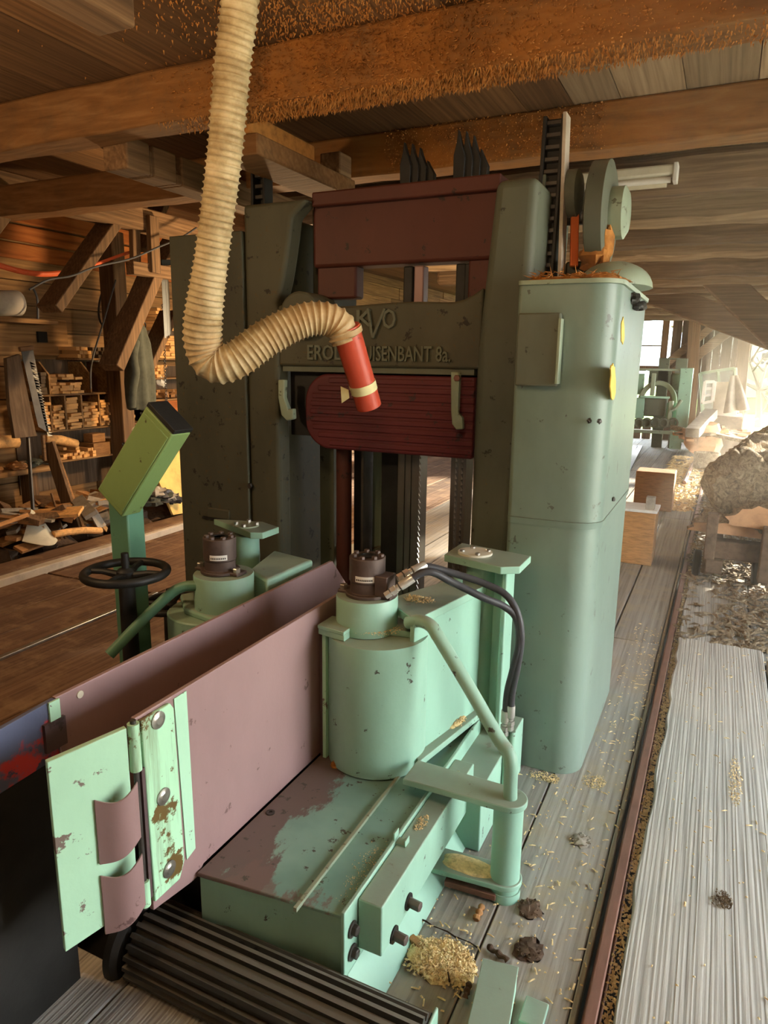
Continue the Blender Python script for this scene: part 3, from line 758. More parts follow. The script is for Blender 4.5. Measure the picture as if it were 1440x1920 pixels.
# yellow patch and small dark marks on the right side
def sidepatch(pts, mat, nm, off=.003):
    xx = -.378+.009+off; q = [P(*p, x=xx) for p in pts]; mb = MB(); mb.prism(q, (-.004, 0, 0)); return mb.build(nm, mat, cb)
def blob(cx_, cy_, rx, ry, sd): return [(cx_+rx*math.cos(t*.3142)*(1+.45*noise.noise(Vector((math.cos(t*.3142)*2, math.sin(t*.3142)*2, sd)))), cy_+ry*math.sin(t*.3142)*(1+.45*noise.noise(Vector((math.cos(t*.3142)*2, math.sin(t*.3142)*2, sd+4))))) for t in range(20)]
o = sidepatch(blob(1150, 715, 5, 34, 1), 'yellow', 'paint_patch'); o['label'] = 'worn yellow paint patch'
o = sidepatch(blob(1168, 622, 3, 24, 3), 'yellow', 'paint_patch'); o['label'] = 'worn yellow paint patch'
mb = MB()
for (px, py) in ((1150, 936), (1124, 790), (1105, 789)):
    q = P(px, py, x=-.367) if px > 1140 else P(px, py, y=2.632); mb.lump(q, (.008, .012, .009), px, .3)
mb.build('latch', 'darksteel', cb)
mb = MB(); q = P(1185, 560, x=-.368); mb.lump(q, (.03, .05, .022), 3, .4); mb.lump(q+Vector((.02, .08, -.02)), (.03, .05, .02), 4, .4); mb.build('latch', 'black', cb)
# heap of sawdust and a round hood on the cabinet top
mb = MB()
for i in range(14):
    mb.lump((random.uniform(-.66, -.42), random.uniform(2.72, 2.95), 1.948), (.07, .06, random.uniform(.012, .035)), i, .35, 3, flat=-.004)
for i in range(260):
    p = (random.uniform(-.70, -.40), random.uniform(2.66, 2.95), 1.955+random.uniform(0, .02)); fuzz(p, (random.gauss(0, 1), random.gauss(0, 1), .25), random.uniform(.02, .05), .0022)
o = mb.build('sawdust_heap', 'fuzz'); tag(o, 'heap of orange sawdust and shavings on top of the green guard cabinet', 'sawdust', kind='stuff')

# feed drive above the cabinet: drum, disc, hub and orange lever
dv = thing('feed_drive', (-.5, 3.15, 1.95), 'old belt wheel drive with orange dust standing on top of the green cabinet', 'drive')
c0 = P(1118, 405, y=3.1)
mb = MB(); mb.lathe((c0.x-.02, 3.1, c0.z), [(.18, 0), (.205, .008), (.205, .072), (.18, .08)], 40, (1, 0, 0)); mb.build('wheel', 'castgrey', dv)
mb = MB(); q = P(1158, 405, y=3.1); mb.lathe((c0.x+.06, 3.1, c0.z+.005), [(.10, 0), (.10, .05), (.075, .065)], 30, (1, 0, 0)); mb.build('hub', 'castedge', dv)
mb = MB(); mb.lathe((c0.x-.115, 3.04, c0.z+.08), [(.07, 0), (.09, .01), (.09, .05), (.07, .06)], 30, (1, 0, 0)); mb.build('disc', 'castgrey', dv)
mb = MB(); a = P(1078, 395, y=3.05); b = P(1076, 500, y=3.0); mb.beam(b, a, .032, .02); mb.build('lever', 'orangepaint', dv, bevel=.004)
mb = MB(); a = P(1135, 470, y=3.06); mb.lump((c0.x+.02, 3.02, c0.z-.17), (.06, .06, .06), 5, .35); mb.lump((c0.x+.055, 3.02, c0.z-.13), (.03, .05, .09), 8, .35); mb.build('dust_cake', 'fuzz', dv)
mb = MB(); vs = []
q = P(1150, 518, y=3.0); mb.lump((q.x, 3.05, 1.95), (.14, .2, .105), 3, .06, 1.5, 26, 16, flat=-.002); mb.build('hood', 'castedge', dv)
mb = MB(); mb.box(c0.x-.1, c0.x+.02, 3.04, 3.2, 1.95, 2.06); mb.build('bracket', 'cast', dv, bevel=.01)
mb = MB(); mb.cyl((c0.x-.2, 3.1, c0.z), (c0.x+.05, 3.1, c0.z), .03); mb.build('shaft', 'darksteel', dv)

# fluorescent batten under the third beam
ft = thing('fluorescent_lamp', (-.5, 4.38, 2.55), 'pale unlit strip lamp fixed under the beam beyond the belt wheel', 'lamp')
a = P(1140, 335, y=4.36); b = P(1270, 322, y=4.36)
mb = MB(); mb.box(a.x-.25, b.x, 4.33, 4.415, a.z-.015, a.z+.04); mb.build('lamp_body', 'pale', ft, bevel=.012, seg=3)
mb = MB(); mb.cyl((a.x-.2, 4.36, a.z-.035), (b.x-.03, 4.36, a.z-.035), .016); mb.build('tube', 'white', ft)
mb = MB(); mb.box(b.x-.02, b.x+.004, 4.325, 4.42, a.z-.05, a.z+.045); mb.build('end_cap', 'white', ft, bevel=.004)
mb = MB(); mb.box(a.x-.15, b.x-.05, 4.36, 4.39, a.z+.04, 2.605); mb.build('mount', 'pale', ft)

# ------------------------------------------------------------------ machine bed in front of the saw
bd = thing('machine_bed', (-.9, 1.8, 0), 'low green steel feed bed in front of the frame saw, carrying the right guide roller', 'machine bed')
mb = MB(); mb.prism([(-1.16, 1.275, .27), (-.735, 1.32, .27), (-.735, 2.62, .27), (-1.16, 2.62, .27)], (0, 0, .012)); mb.build('top_plate', 'basetop', bd, bevel=.003)
mb = MB(); mb.prism([(-1.16, 1.285, -.4), (-.737, 1.33, -.4), (-.737, 2.6, -.4), (-1.16, 2.6, -.4)], (0, 0, .669)); mb.build('box_body', 'mint', bd, bevel=.004)
r0 = P(553, 1708, z=.283); r1 = P(742, 1465, z=.283)
mb = MB(); mb.beam(r0+Vector((0, 0, .003)), (r1+(r1-r0)*1.2)+Vector((0, 0, .003)), .010, .012); mb.build('rib', 'castedge', bd)
mb = MB(); mb.prism([(-.735, 1.315, .02), (-.735, 2.6, .02), (-.735, 2.6, .30), (-.735, 1.315, .295)], (.012, 0, 0)); mb.build('side_plate', 'mint_plain', bd, bevel=.003)
mb = MB(); mb.prism([(-.722, 1.33, .10), (-.65, 1.33, .0), (-.65, 2.2, .0), (-.722, 2.2, .10)], (0, 0, -.02)); mb.build('skirt', 'mint', bd)
mb = MB(); mb.box(-.722, -.652, 1.385, 2.12, .135, .285); mb.build('side_bar', 'mint', bd, bevel=.004)
for (px, py) in ((765, 1690), (738, 1752)):
    q = P(px, py, x=-.652); mb = MB(); mb.lathe((q.x-.002, q.y, q.z), [(.024, 0), (.024, .006)], 20, (1, 0, 0)); w_ = mb.build('washer', 'black', bd)
    mb = MB(); mb.cyl((q.x, q.y, q.z), (q.x+.04, q.y-.005, q.z), .0145, n=6); sub(mb.build('pin', 'motor', None, bevel=.002), w_)
for (px, py) in ((660, 1742), (660, 1785)):
    q = P(px, py, x=-.722); mb = MB(); mb.lathe(q, [(.022, 0), (.022, .004)], 18, (1, 0, 0)); hexhead(mb, q+Vector((.004, 0, 0)), (1, 0, 0), .014, .014); mb.build('bolt', 'darksteel', bd)
q = P(752, 1580, z=.285); mb = MB(); mb.box(q.x-.02, q.x-.014, q.y-.015, q.y+.015, .285, .32); mb.box(q.x-.02, q.x+.02, q.y-.015, q.y+.015, .285, .291); mb.box(q.x+.015, q.x+.02, q.y-.015, q.y+.015, .285, .305); mb.build('lug', 'mint', bd, bevel=.001)
q = P(507, 1524, z=.282); mb = MB(); mb.lathe(q, [(.014, 0), (.014, .003), (.005, .003), (.005, .001)], 18); mb.build('countersunk_screw', 'darksteel', bd)
# rear part of the bed under the swing arm
mb = MB(); mb.box(-.80, -.60, 2.05, 2.60, .0, .24); mb.build('rear_block', 'mint', bd, bevel=.004)

# ------------------------------------------------------------------ chute plates
PX = -1.165
gp = thing('guide_plate', (PX, 1.6, .28), 'mauve steel guide plate with worn mint hinged end flap, near side of feed channel', 'guide plate')
mb = MB()
def xplate(x, pts, t): mb.prism([(x, y, z) for y, z in pts], (-t, 0, 0))
curve = [(1.292-.17*(i/8), .245+.035*math.sin(i/8*math.pi/2)) for i in range(9)]
xplate(PX, [(1.10, .825), (2.12, .835), (2.12, .284), (1.31, .284)]+[(1.29, .262), (1.26, .262), (1.20, .272), (1.12, .285)], .014)
mb.build('plate', 'mauve', gp, bevel=.002)
mb = MB(); xplate(PX+.0125, [(1.108, .818), (1.205, .818), (1.216, .80), (1.225, .36), (1.205, .318), (1.115, .318)], .012); hp = mb.build('hinge_leaf', 'mint_streak', gp, bevel=.003)
mb = MB(); xplate(PX+.003, [(1.228, .817), (1.273, .819), (1.278, .356), (1.243, .345)], .003); mb.build('paint_strip', 'mint_worn', gp)
for (px, py) in ((296, 1350), (306, 1493), (317, 1629)):
    q = P(px, py, x=PX+.013); mb = MB(); mb.lathe(q, [(.022, -.002), (.022, .003), (.014, .004), (.010, .007), (.004, .007)], 20, (1, 0, 0)); sub(mb.build('screw', 'steel', None), hp)
for z0, z1 in ((.70, .82), (.33, .40)): mb = MB(); mb.cyl((PX+.006, 1.088, z0), (PX+.006, 1.088, z1), .014, n=20); mb.build('hinge_knuckle', 'mint_streak', gp)
mb = MB(); mb.cyl((PX+.006, 1.088, .32), (PX+.006, 1.088, .828), .007, n=16); mb.build('hinge_pin', 'darksteel', gp)
# end flap swung outwards
d0 = Vector((PX+.002, 1.072, 0)); d1 = P(88, 1430, x=-1.232); d1z = d1.z; dv_ = Vector((d1.x-d0.x, d1.y-d0.y, 0)); nrm = Vector((dv_.y, -dv_.x, 0)).normalized()
if nrm.x < 0: nrm = -nrm
z_tn, z_bn, z_tf, z_bf = .815, .345, d1z, P(135, 1775, x=-1.232).z
mb = MB(); mb.prism([(d0.x, d0.y, z_bn), (d0.x, d0.y, z_tn), (d1.x, d1.y, z_tf), (d1.x, d1.y, z_bf)], -nrm*.016); fp = mb.build('end_flap', 'mint_worn', gp, bevel=.002)
def onflap(t, z, out): return Vector((d0.x+dv_.x*t, d0.y+dv_.y*t, z))+nrm*out
for (zt0, zb0, zt1, zb1_) in ((.690, .545, .668, .50), (.50, .36, .47, .31)):
    mb = MB(); vs = []; n = 14
    for i in range(n+1):
        t = -.03+.52*i/n; o_ = .010+.030*math.exp(-((i/n-.80)/.22)**2)*(.8)+.018*(1-i/n)-(.026 if i == n else 0)*0
        o_ = .012+.026*math.sin(math.pi*min(1, i/n*1.0))**2*0+.020*(1-i/n)**1.5+.014*math.sin(i/n*math.pi*1.15)
        a_ = onflap(t, zt0+(zt1-zt0)*i/n-.02*math.sin(i/n*math.pi), o_); b_ = onflap(t, zb0+(zb1_-zb0)*i/n-.012*math.sin(i/n*math.pi), o_)
        vs += [a_, b_, a_-nrm*.005, b_-nrm*.005]
    fs_ = []
    for i in range(n):
        k0, k1 = i*4, i*4+4; fs_ += [(k0, k0+1, k1+1, k1), (k0+2, k1+2, k1+3, k0+3), (k0, k1, k1+2, k0+2), (k0+1, k0+3, k1+3, k1+1)]
    fs_ += [(0, 2, 3, 1), (n*4, n*4+1, n*4+3, n*4+2)]
    mb.add(vs, fs_); mb.build('leaf_spring', 'mauve', gp, bevel=.0008, seg=1)
mb = MB(); mb.box(PX+.004, PX+.016, 1.095, 1.105, .345, .70); mb.build('hinge_edge', 'mauve2', gp)

g2 = thing('guide_plate', (-1.41, 1.8, .28), 'mauve steel guide plate with a slanted far end, far side of the feed channel', 'guide plate')
mb = MB(); mb.prism([(-1.41, y, z) for y, z in ((1.085, .828), (2.455, .828), (2.57, .70), (2.57, .28), (1.085, .28))], (-.014, 0, 0)); mb.build('plate', 'mauve', g2, bevel=.002)
mb = MB(); mb.prism([(-1.408, .62, .80), (-1.41, 1.083, .826), (-1.41, 1.083, .67), (-1.408, .62, .65)], (-.014, 0, 0)); o = mb.build('end_flap', 'bluered', g2, bevel=.002); o['label'] = 'scuffed blue and red end panel'
mb = MB(); mb.box(-1.44, -1.412, .62, 1.083, -.05, .70); mb.build('shade_sheet', 'black', g2)  # black sheet in place of the shade below the end panel
mb = MB(); mb.box(-1.409, -1.403, 1.06, 1.09, .775, .825); mb.build('corner_tab', 'mint_worn', g2)
mb = MB(); mb.box(-1.412, -1.40, 1.04, 1.10, .70, .775); q = P(150, 1302, x=-1.409); mb.build('hinge_leaf', 'mauve2', g2)
mb = MB(); mb.lathe(q, [(.010, -.002), (.010, .002)], 16, (1, 0, 0)); mb.build('screw', 'pale', g2)
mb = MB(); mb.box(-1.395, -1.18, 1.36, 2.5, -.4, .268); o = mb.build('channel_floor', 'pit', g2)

# ------------------------------------------------------------------ ribbed feed roller in the pit
rl = thing('ribbed_roller', (-.9, 1.22, 0), 'black ribbed steel feed roller lying across the floor in front of the bed', 'roller')
mb = MB(); n = 24*8; R_ = .112; prof = []
xa, xb = -1.30, -.485; vs = []
for x in (xa, xb):
    for j in range(n):
        a_ = 2*math.pi*j/n; ph = (j % 8)/8; rr_ = R_-(.014 if ph < .42 else 0.0)
        vs.append((x, 1.235+rr_*math.cos(a_), .035+rr_*math.sin(a_)))
mb.add(vs, [(j, (j+1) % n, n+(j+1) % n, n+j) for j in range(n)]+[tuple(range(n-1, -1, -1)), tuple(range(n, 2*n))]); mb.build('drum', 'blackrib', rl, ang=20)
mb = MB(); mb.lathe((-1.36, 1.235, .035), [(.12, 0), (.128, .006), (.128, .03), (.115, .045), (.06, .05)], 40, (1, 0, 0)); mb.build('end_disc', 'black', rl)
mb = MB(); mb.box(-.483, -.474, 1.13, 1.34, -.1, .11); mb.cyl((-.49, 1.235, .035), (-.46, 1.235, .035), .05); mb.build('end_bearing', 'mint', rl, bevel=.004)
mb = MB(); mb.box(-1.37, -1.325, 1.17, 1.2, -.4, .0); mb.build('bearing_foot', 'black', rl)
#@@PART3
# ------------------------------------------------------------------ guide rollers with hydraulic motors
gr = thing('guide_roller', (-.985, 2.03, .28), 'mint green upright guide roller with hydraulic motor, hoses and handle on the bed', 'guide roller')
cx, cy, cr = -.985, 2.03, .172
mb = MB(); pts = [(-1.15, 2.20), (-1.15, 1.905)]
for i in range(33):
    t = math.radians(212+ (360+55-212)*i/32); pts.append((cx+cr*math.cos(t), cy+cr*math.sin(t)))
pts = [(-1.148, 2.19), (-1.148, 1.935)]+[(cx+cr*math.cos(math.radians(a_)), cy+cr*math.sin(math.radians(a_))) for a_ in range(200, 416, 6)]
mb.prism([(x, y, .287) for x, y in pts], (0, 0, .461)); mb.build('housing', 'mint', gr, bevel=.003)
mb = MB(); mb.box(-1.158, -1.140, 1.925, 2.2, .285, .765); mb.build('back_plate', 'mauve2', gr, bevel=.002)
mb = MB(); mb.box(-1.142, -1.128, 1.915, 1.935, .285, .75); mb.build('edge_strip', 'mint_worn', gr, bevel=.002)
mb = MB(); mb.prism([(-1.15, 1.905, .749), (-1.04, 1.885, .749), (-1.04, 1.95, .749), (-.95, 2.0, .749), (-.84, 2.02, .749), (-.84, 2.10, .749), (-1.15, 2.15, .749)], (0, 0, .022)); mb.build('top_plate', 'mint', gr, bevel=.002)
mb = MB(); mb.prism([(-1.15, 1.90, .771), (-1.04, 1.883, .771), (-1.04, 2.0, .771), (-1.15, 2.0, .771)], (0, 0, .012)); mb.build('cover_strip', 'mint', gr, bevel=.002)
nx, ny = -1.03, 2.03
mb = MB(); mb.lathe((nx, ny, .75), [(.106, 0), (.106, .118), (.104, .122)], 44); mb.build('neck', 'mint', gr)
def motor(root, x, y, z, lab_side):
    mb = MB(); mb.lathe((x, y, z), [(.074, 0), (.074, .012), (.058, .013), (.058, .05), (.0615, .052), (.0615, .135)], 40); mt = mb.build('hydraulic_motor', 'motor', root, bevel=.002)
    mb = MB(); mb.box(x-.1, x+.1, y-.03, y+.03, z-.001, z+.011); sub(mb.build('flange', 'motor', None, bevel=.003), mt)
    mb = MB(); mb.lathe((x, y, z+.134), [(.032, 0), (.032, .004), (.022, .004), (.022, .001)], 24); sub(mb.build('cap', 'black', None), mt)
    for i in range(7):
        a_ = 2*math.pi*i/7+.3; mb = MB(); hexhead(mb, (x+.047*math.cos(a_), y+.047*math.sin(a_), z+.135), (0, 0, 1), .010, .010); sub(mb.build('bolt', 'motor', None), mt)
    for s in (-1, 1):
        mb = MB(); hexhead(mb, (x+s*.085, y-.012, z+.011), (0, 0, 1), .014, .016); sub(mb.build('flange_bolt', 'steel', None), mt)
    mb = MB(); vs = []; n = 12
    for i in range(n+1):
        a_ = math.radians(lab_side-28+62*i/n)
        for (r_, dz) in ((.0622, .058), (.0622, .078), (.0612, .078), (.0612, .058)): vs.append((x+r_*math.cos(a_), y+r_*math.sin(a_), z+dz))
    mb.add(vs, [(i*4+j, i*4+(j+1) % 4, i*4+4+(j+1) % 4, i*4+4+j) for i in range(n) for j in range(4)]+[(0, 3, 2, 1), (n*4, n*4+1, n*4+2, n*4+3)]); lb = sub(mb.build('label', 'white', None), mt); lb['label'] = 'white maker label strip'
    mb = MB()
    for i in range(9):
        a_ = math.radians(lab_side-24+54*i/9); p_ = Vector((x+.0624*math.cos(a_), y+.0624*math.sin(a_), z+.066)); t_ = Vector((-math.sin(a_), math.cos(a_), 0)); mb.beam(p_, p_+t_*.004, .0006, .006)
    sub(mb.build('lettering', 'black', None), lb)
    return mt
mt = motor(gr, nx, ny, .872, 285)
mb = MB(); mb.box(nx+.05, nx+.095, ny-.045, ny+.025, .885, .955); sub(mb.build('port_block', 'motor', None, bevel=.003), mt)
# swing arm back to the pivot post
mb = MB(); mb.prism([(-1.0, 2.12, .80), (-.83, 1.98, .80), (-.735, 2.44, .80), (-.86, 2.50, .80)], (0, 0, .03)); ar = mb.build('swing_arm', 'mint', gr, bevel=.003)
mb = MB(); mb.prism([(-.835, 1.99, .31), (-.835, 1.99, .80), (-.745, 2.42, .80), (-.745, 2.42, .31)], (-.016, 0, 0)); sub(mb.build('web', 'mint_plain', None, bevel=.002), ar)
mb = MB(); mb.prism([(-.96, 2.1, .305), (-.80, 1.98, .305), (-.715, 2.42, .305), (-.84, 2.48, .305)], (0, 0, .025)); sub(mb.build('lower_plate', 'mint', None, bevel=.003), ar)
pp = MB(); pp.cyl((-.775, 2.50, .0), (-.775, 2.50, .90), .058, n=28); pv = pp.build('pivot_post', 'mint', gr)
mb = MB(); mb.prism([(-.90, 2.42, .905), (-.66, 2.36, .905), (-.60, 2.40, .905), (-.60, 2.56, .905), (-.90, 2.62, .905)], (0, 0, .028)); sub(mb.build('cap_plate', 'mint', None, bevel=.003), pv)
mb = MB(); mb.lathe((-.80, 2.49, .933), [(.066, 0), (.066, .008)], 28); sub(mb.build('cover_disc', 'pale', None), pv)
for i in range(4):
    a_ = i*math.pi/2+.5; mb = MB(); hexhead(mb, (-.80+.05*math.cos(a_), 2.49+.05*math.sin(a_), .941), (0, 0, 1), .010, .008); sub(mb.build('bolt', 'steel', None), pv)
mb = MB(); mb.box(-.665, -.645, 2.40, 2.50, .0, .905); mb.box(-.76, -.645, 2.49, 2.51, .0, .905); sub(mb.build('post_angle', 'mint_plain', None, bevel=.005), pv)
mb = MB(); mb.cyl((-.84, 2.42, .0), (-.84, 2.42, .86), .018); sub(mb.build('rod', 'mint', None), pv)
# handle pipe
hp_ = [(-.87, 2.02, .80), (-.82, 2.0, .822), (-.775, 1.985, .818), (-.745, 1.975, .79), P(880, 1290, y=1.945), P(935, 1385, y=1.92), P(953, 1410, y=1.905), P(958, 1435, y=1.9), P(957, 1470, y=1.9), (-.465, 1.9, .345)]
mb = MB(); mb.tube(spline(hp_, .012), .0215, 18); hd = mb.build('handle_pipe', 'mint', gr)
# outer pivot post with two arm plates
mb = MB(); mb.cyl((-.468, 1.9, .02), (-.468, 1.9, .325), .046, n=32); mb.lathe((-.468, 1.9, 0.0), [(.05, 0), (.05, .03)], 32); op = mb.build('arm_post', 'mint_plain', gr)
def armplate(z, x0, y0, x1, y1, w0, w1, t, nm, mat='mint'):
    d = Vector((x1-x0, y1-y0, 0)).normalized(); s = Vector((-d.y, d.x, 0)); pts = [Vector((x0, y0, z))-s*w0, Vector((x0, y0, z))+s*w0]
    for i in range(13):
        a_ = math.pi/2-math.pi*i/12; pts.append(Vector((x1, y1, z))+d*w1*math.cos(a_)+s*w1*math.sin(a_))
    mb = MB(); mb.prism(pts, (0, 0, t)); return sub(mb.build(nm, mat, None, bevel=.003), op)
armplate(.326, -.80, 1.90, -.468, 1.90, .062, .056, .02, 'arm_plate', 'mint')
armplate(.05, -.70, 1.88, -.468, 1.9, .055, .054, .018, 'arm_plate')
mb = MB(); mb.lump((-.58, 1.89, .068), (.09, .042, .008), 6, .12, 2, 28, 10, flat=0); sub(mb.build('dust_layer', 'sawdust', None), op)
# hydraulic hoses
def hose(pts, nm):
    q = spline(pts, .015); mb = MB(); mb.tube(q, .0125, 14); h = mb.build(nm, 'rubber', gr)
    for e, s in ((q[0], q[2]), (q[-1], q[-3])):
        d = (e-s).normalized(); mb = MB(); mb.lathe(e-d*.055, [(.0145, 0), (.016, .004), (.016, .05), (.012, .052), (.012, .065)], 18, d); mb.lathe(e+d*.012, [(.0165, 0), (.0165, .018)], 6, d); mb.lathe(e+d*.034, [(.014, 0), (.014, .02)], 6, d); sub(mb.build('fitting', 'chrome', None), h)
    return h
f1 = Vector((nx+.150, ny+.03, .965)); f2 = Vector((nx+.135, ny-.035, .928))
hose([f1, P(800, 1062, y=2.10), P(850, 1075, y=2.16), P(905, 1093, y=2.2), P(948, 1115, y=2.22), P(970, 1150, y=2.22), P(977, 1195, y=2.22), P(970, 1250, y=2.24), P(960, 1300, y=2.26), P(957, 1345, y=2.28)], 'hydraulic_hose')
hose([f2, P(800, 1072, y=2.04), P(850, 1093, y=2.1), P(905, 1120, y=2.15), P(945, 1137, y=2.2), P(968, 1160, y=2.22), P(973, 1205, y=2.22), P(962, 1255, y=2.24), P(951, 1300, y=2.26), P(947, 1355, y=2.28)], 'hydraulic_hose')
for px in (949, 960):
    q = P(px, 1390, y=2.3); mb = MB(); mb.cyl((q.x, 2.3, .10), (q.x, 2.3, q.z+.04), .011, n=14); mb.build('feed_pipe', 'mint', gr)

g3 = thing('guide_roller', (-1.66, 2.03, .0), 'green upright guide roller with hydraulic motor, half hidden behind the far plate', 'guide roller')
mb = MB(); mb.lathe((-1.70, 2.03, -.4), [(.17, 0), (.17, 1.10), (.165, 1.105)], 44); mb.build('housing', 'mint_plain', g3)
mb = MB(); pts = [(-1.44, 2.1, .70), (-1.47, 1.95, .70), (-1.56, 1.89, .70), (-1.75, 1.93, .70), (-1.88, 2.05, .70), (-1.78, 2.25, .70), (-1.5, 2.3, .70)]
mb.prism(pts, (0, 0, .03)); mb.build('top_plate', 'mint', g3, bevel=.01)
mb = MB(); mb.lathe((-1.64, 2.03, .73), [(.113, 0), (.113, .125), (.11, .13)], 44); mb.build('neck', 'mint', g3)
motor(g3, -1.655, 2.03, .862, 300)
mb = MB(); mb.prism([(-1.62, 2.16, .60), (-1.48, 2.08, .60), (-1.47, 2.40, .60), (-1.70, 2.45, .60)], (0, 0, .24)); mb.build('swing_arm', 'mint', g3, bevel=.012)
pq = P(462, 985, y=2.42)
mb = MB(); mb.cyl((pq.x, 2.42, -.4), (pq.x, 2.42, pq.z-.04), .055); pv = mb.build('pivot_post', 'mint', g3)
mb = MB(); a = P(398, 975, y=2.45); b = P(495, 985, y=2.36); mb.prism([(a.x, 2.46, pq.z-.03), (b.x-.05, 2.33, pq.z-.03), (b.x, 2.35, pq.z-.03), (b.x, 2.47, pq.z-.03), (b.x-.12, 2.52, pq.z-.03)], (0, 0, .028)); sub(mb.build('cap_plate', 'mint', None, bevel=.003), pv)
mb = MB(); mb.lathe((pq.x, 2.42, pq.z-.002), [(.055, 0), (.055, .006)], 28); sub(mb.build('cover_disc', 'castedge', None), pv)
for i in range(4):
    a_ = i*math.pi/2+.4; mb = MB(); hexhead(mb, (pq.x+.045*math.cos(a_), 2.42+.045*math.sin(a_), pq.z+.004), (0, 0, 1), .010, .012); sub(mb.build('bolt', 'steel', None), pv)
# lever rod reaching to lower left
mb = MB(); mb.tube(spline([P(378, 1098, y=1.95), P(345, 1100, y=1.93), P(318, 1115, y=1.9), P(260, 1170, y=1.8), P(205, 1228, y=1.7)], .02), .02, 14); mb.build('lever_rod', 'postgreen', g3)
mb = MB(); q = P(400, 1140, y=1.87); mb.lathe((q.x, 1.885, .70), [(.035, 0), (.035, .03)], 20, (0, -1, 0)); mb.build('pivot_boss', 'mint', g3)

# ------------------------------------------------------------------ control console, hand wheels
ct = thing('control_console', (-2.13, 2.0, 0), 'green control box tilted on a slim green post left of the saw', 'control console')
mb = MB(); mb.box(-2.185, -2.085, 2.0, 2.09, -.0, 1.12); mb.build('post', 'postgreen', ct, bevel=.006)
yb = 1.94; A = P(175, 927, y=yb); B = P(235, 961, y=yb); Cc = P(325, 810, y=yb); D = P(272, 767, y=yb)
ex = (B-A+Cc-D)/2; ez = (D-A+Cc-B)/2; ctr = (A+B+Cc+D)/4; ez_n = ez.normalized(); ex = ex-ez_n*ex.dot(ez_n)
A, B, Cc, D = ctr-ex/2-ez/2, ctr+ex/2-ez/2, ctr+ex/2+ez/2, ctr-ex/2+ez/2
dpt = Vector((0, .10, 0))
mb = MB(); mb.hexa([A, B, B+dpt, A+dpt, D, Cc, Cc+dpt, D+dpt]); bx = mb.build('box', 'consolegreen', ct, bevel=.006)
ins = lambda p: p+(ctr-p)*.035
mb = MB(); mb.prism([ins(ctr+(p-ctr)*.93)+Vector((0, -.004, 0)) for p in (A, B, Cc, D)], (0, .005, 0)); sub(mb.build('lid', 'consolegreen', None, bevel=.002), bx)
mb = MB(); mb.hexa([D+ez_n*.002, Cc+ez_n*.002, Cc+dpt+ez_n*.002, D+dpt+ez_n*.002, D+ez_n*.02, Cc+ez_n*.02, Cc+dpt+ez_n*.02, D+dpt+ez_n*.02]); sub(mb.build('end_plate', 'black', None, bevel=.002), bx)
exn = ex.normalized()
for i in range(9):
    t = .12+.76*i/8+random.uniform(-.02, .02); p = A+(D-A)*t+Vector((0, random.uniform(.02, .08), 0)); mb = MB(); mb.cyl(p, p-exn*random.uniform(.012, .03), random.uniform(.006, .012), n=12); sub(mb.build('push_button', 'black' if i % 3 else 'pale', None, bevel=.001), bx)
def handwheel(c, R_, label, ax=(0, 0, 1), shaft=.5):
    h = thing('hand_wheel', c, label, 'hand wheel'); c = Vector(c)
    mb = MB(); mb.torus(c, R_, .0165, ax, 44, 12); mb.build('rim', 'black', h)
    for i in range(4):
        a_ = 2*math.pi*i/4+.35; d = Vector((math.cos(a_), math.sin(a_), 0)); mb = MB(); mb.tube([c+d*.02-Vector((0, 0, .012)), c+d*R_*.6, c+d*R_], [.016, .012, .011], 10); mb.build('spoke', 'black', h)
    mb = MB(); mb.lathe(c-Vector((0, 0, .03)), [(.034, 0), (.034, .035), (.026, .045), (.018, .048)], 20); mb.build('hub', 'black', h)
    mb = MB(); mb.cyl(c, c+Vector((0, 0, .075)), .014); mb.cyl(c-Vector((0, 0, shaft)), c-Vector((0, 0, .02)), .035, .03, 20); mb.build('spindle', 'darksteel' if shaft < .3 else 'black', h)
    return h
q = P(236, 1073, y=1.86); handwheel(q, .148, 'black spoked hand wheel in front of the green control post', shaft=q.z)
q = P(318, 1132, y=2.42); handwheel(q, .135, 'black hand wheel half hidden behind the far guide roller', shaft=q.z)

# ------------------------------------------------------------------ suction hose
sh_ = thing('suction_hose', (-1.5, 1.95, 2.8), 'dusty beige ribbed suction hose hanging from the ceiling with red end tube', 'hose')
_t = P(449, -8, y=1.92)
cp_ = [(_t.x-.05, 1.92, 2.79), _t, P(436, 120, y=1.93), P(420, 300, y=1.94), P(397, 480, y=1.95), P(381, 600, y=1.96), P(383, 655, y=1.98), P(402, 682, y=2.0), P(440, 676, y=2.03), P(500, 634, y=2.10), P(560, 604, y=2.17), P(605, 597, y=2.22), P(636, 610, y=2.26), P(648, 640, y=2.28)]
cl = spline(cp_, .0028); rad = []; s = 0.0
for i, p in enumerate(cl):
    if i: s += (cl[i]-cl[i-1]).length
    ph = (s/.0205) % 1.0; tot = i/len(cl)
    base = .0545+.0095*min(1, max(0, (tot-.48)/.12))-.011*max(0, (tot-.80)/.2)
    rad.append(base-.002+.0075*max(0, 1-abs(ph-.5)/.26))
mb = MB(); mb.tube(cl, rad, 30); mb.build('ribbed_hose', 'hose', sh_, ang=80)
ra = P(652, 628, y=2.285); rb = P(692, 762, y=2.40)
mb = MB(); d = (rb-ra).normalized(); mb.tube([ra-d*.03, ra+(rb-ra)*.5, rb], [.052, .050, .048], 32); mb.build('end_tube', 'redtube', sh_)
q = ra+(rb-ra)*.72; mb = MB(); mb.tube([q-d*.018, q+d*.016], [.0515, .051], 32); sub(mb.build('tape_wrap', 'tape', None), sh_).location = -Vector(sh_.location)
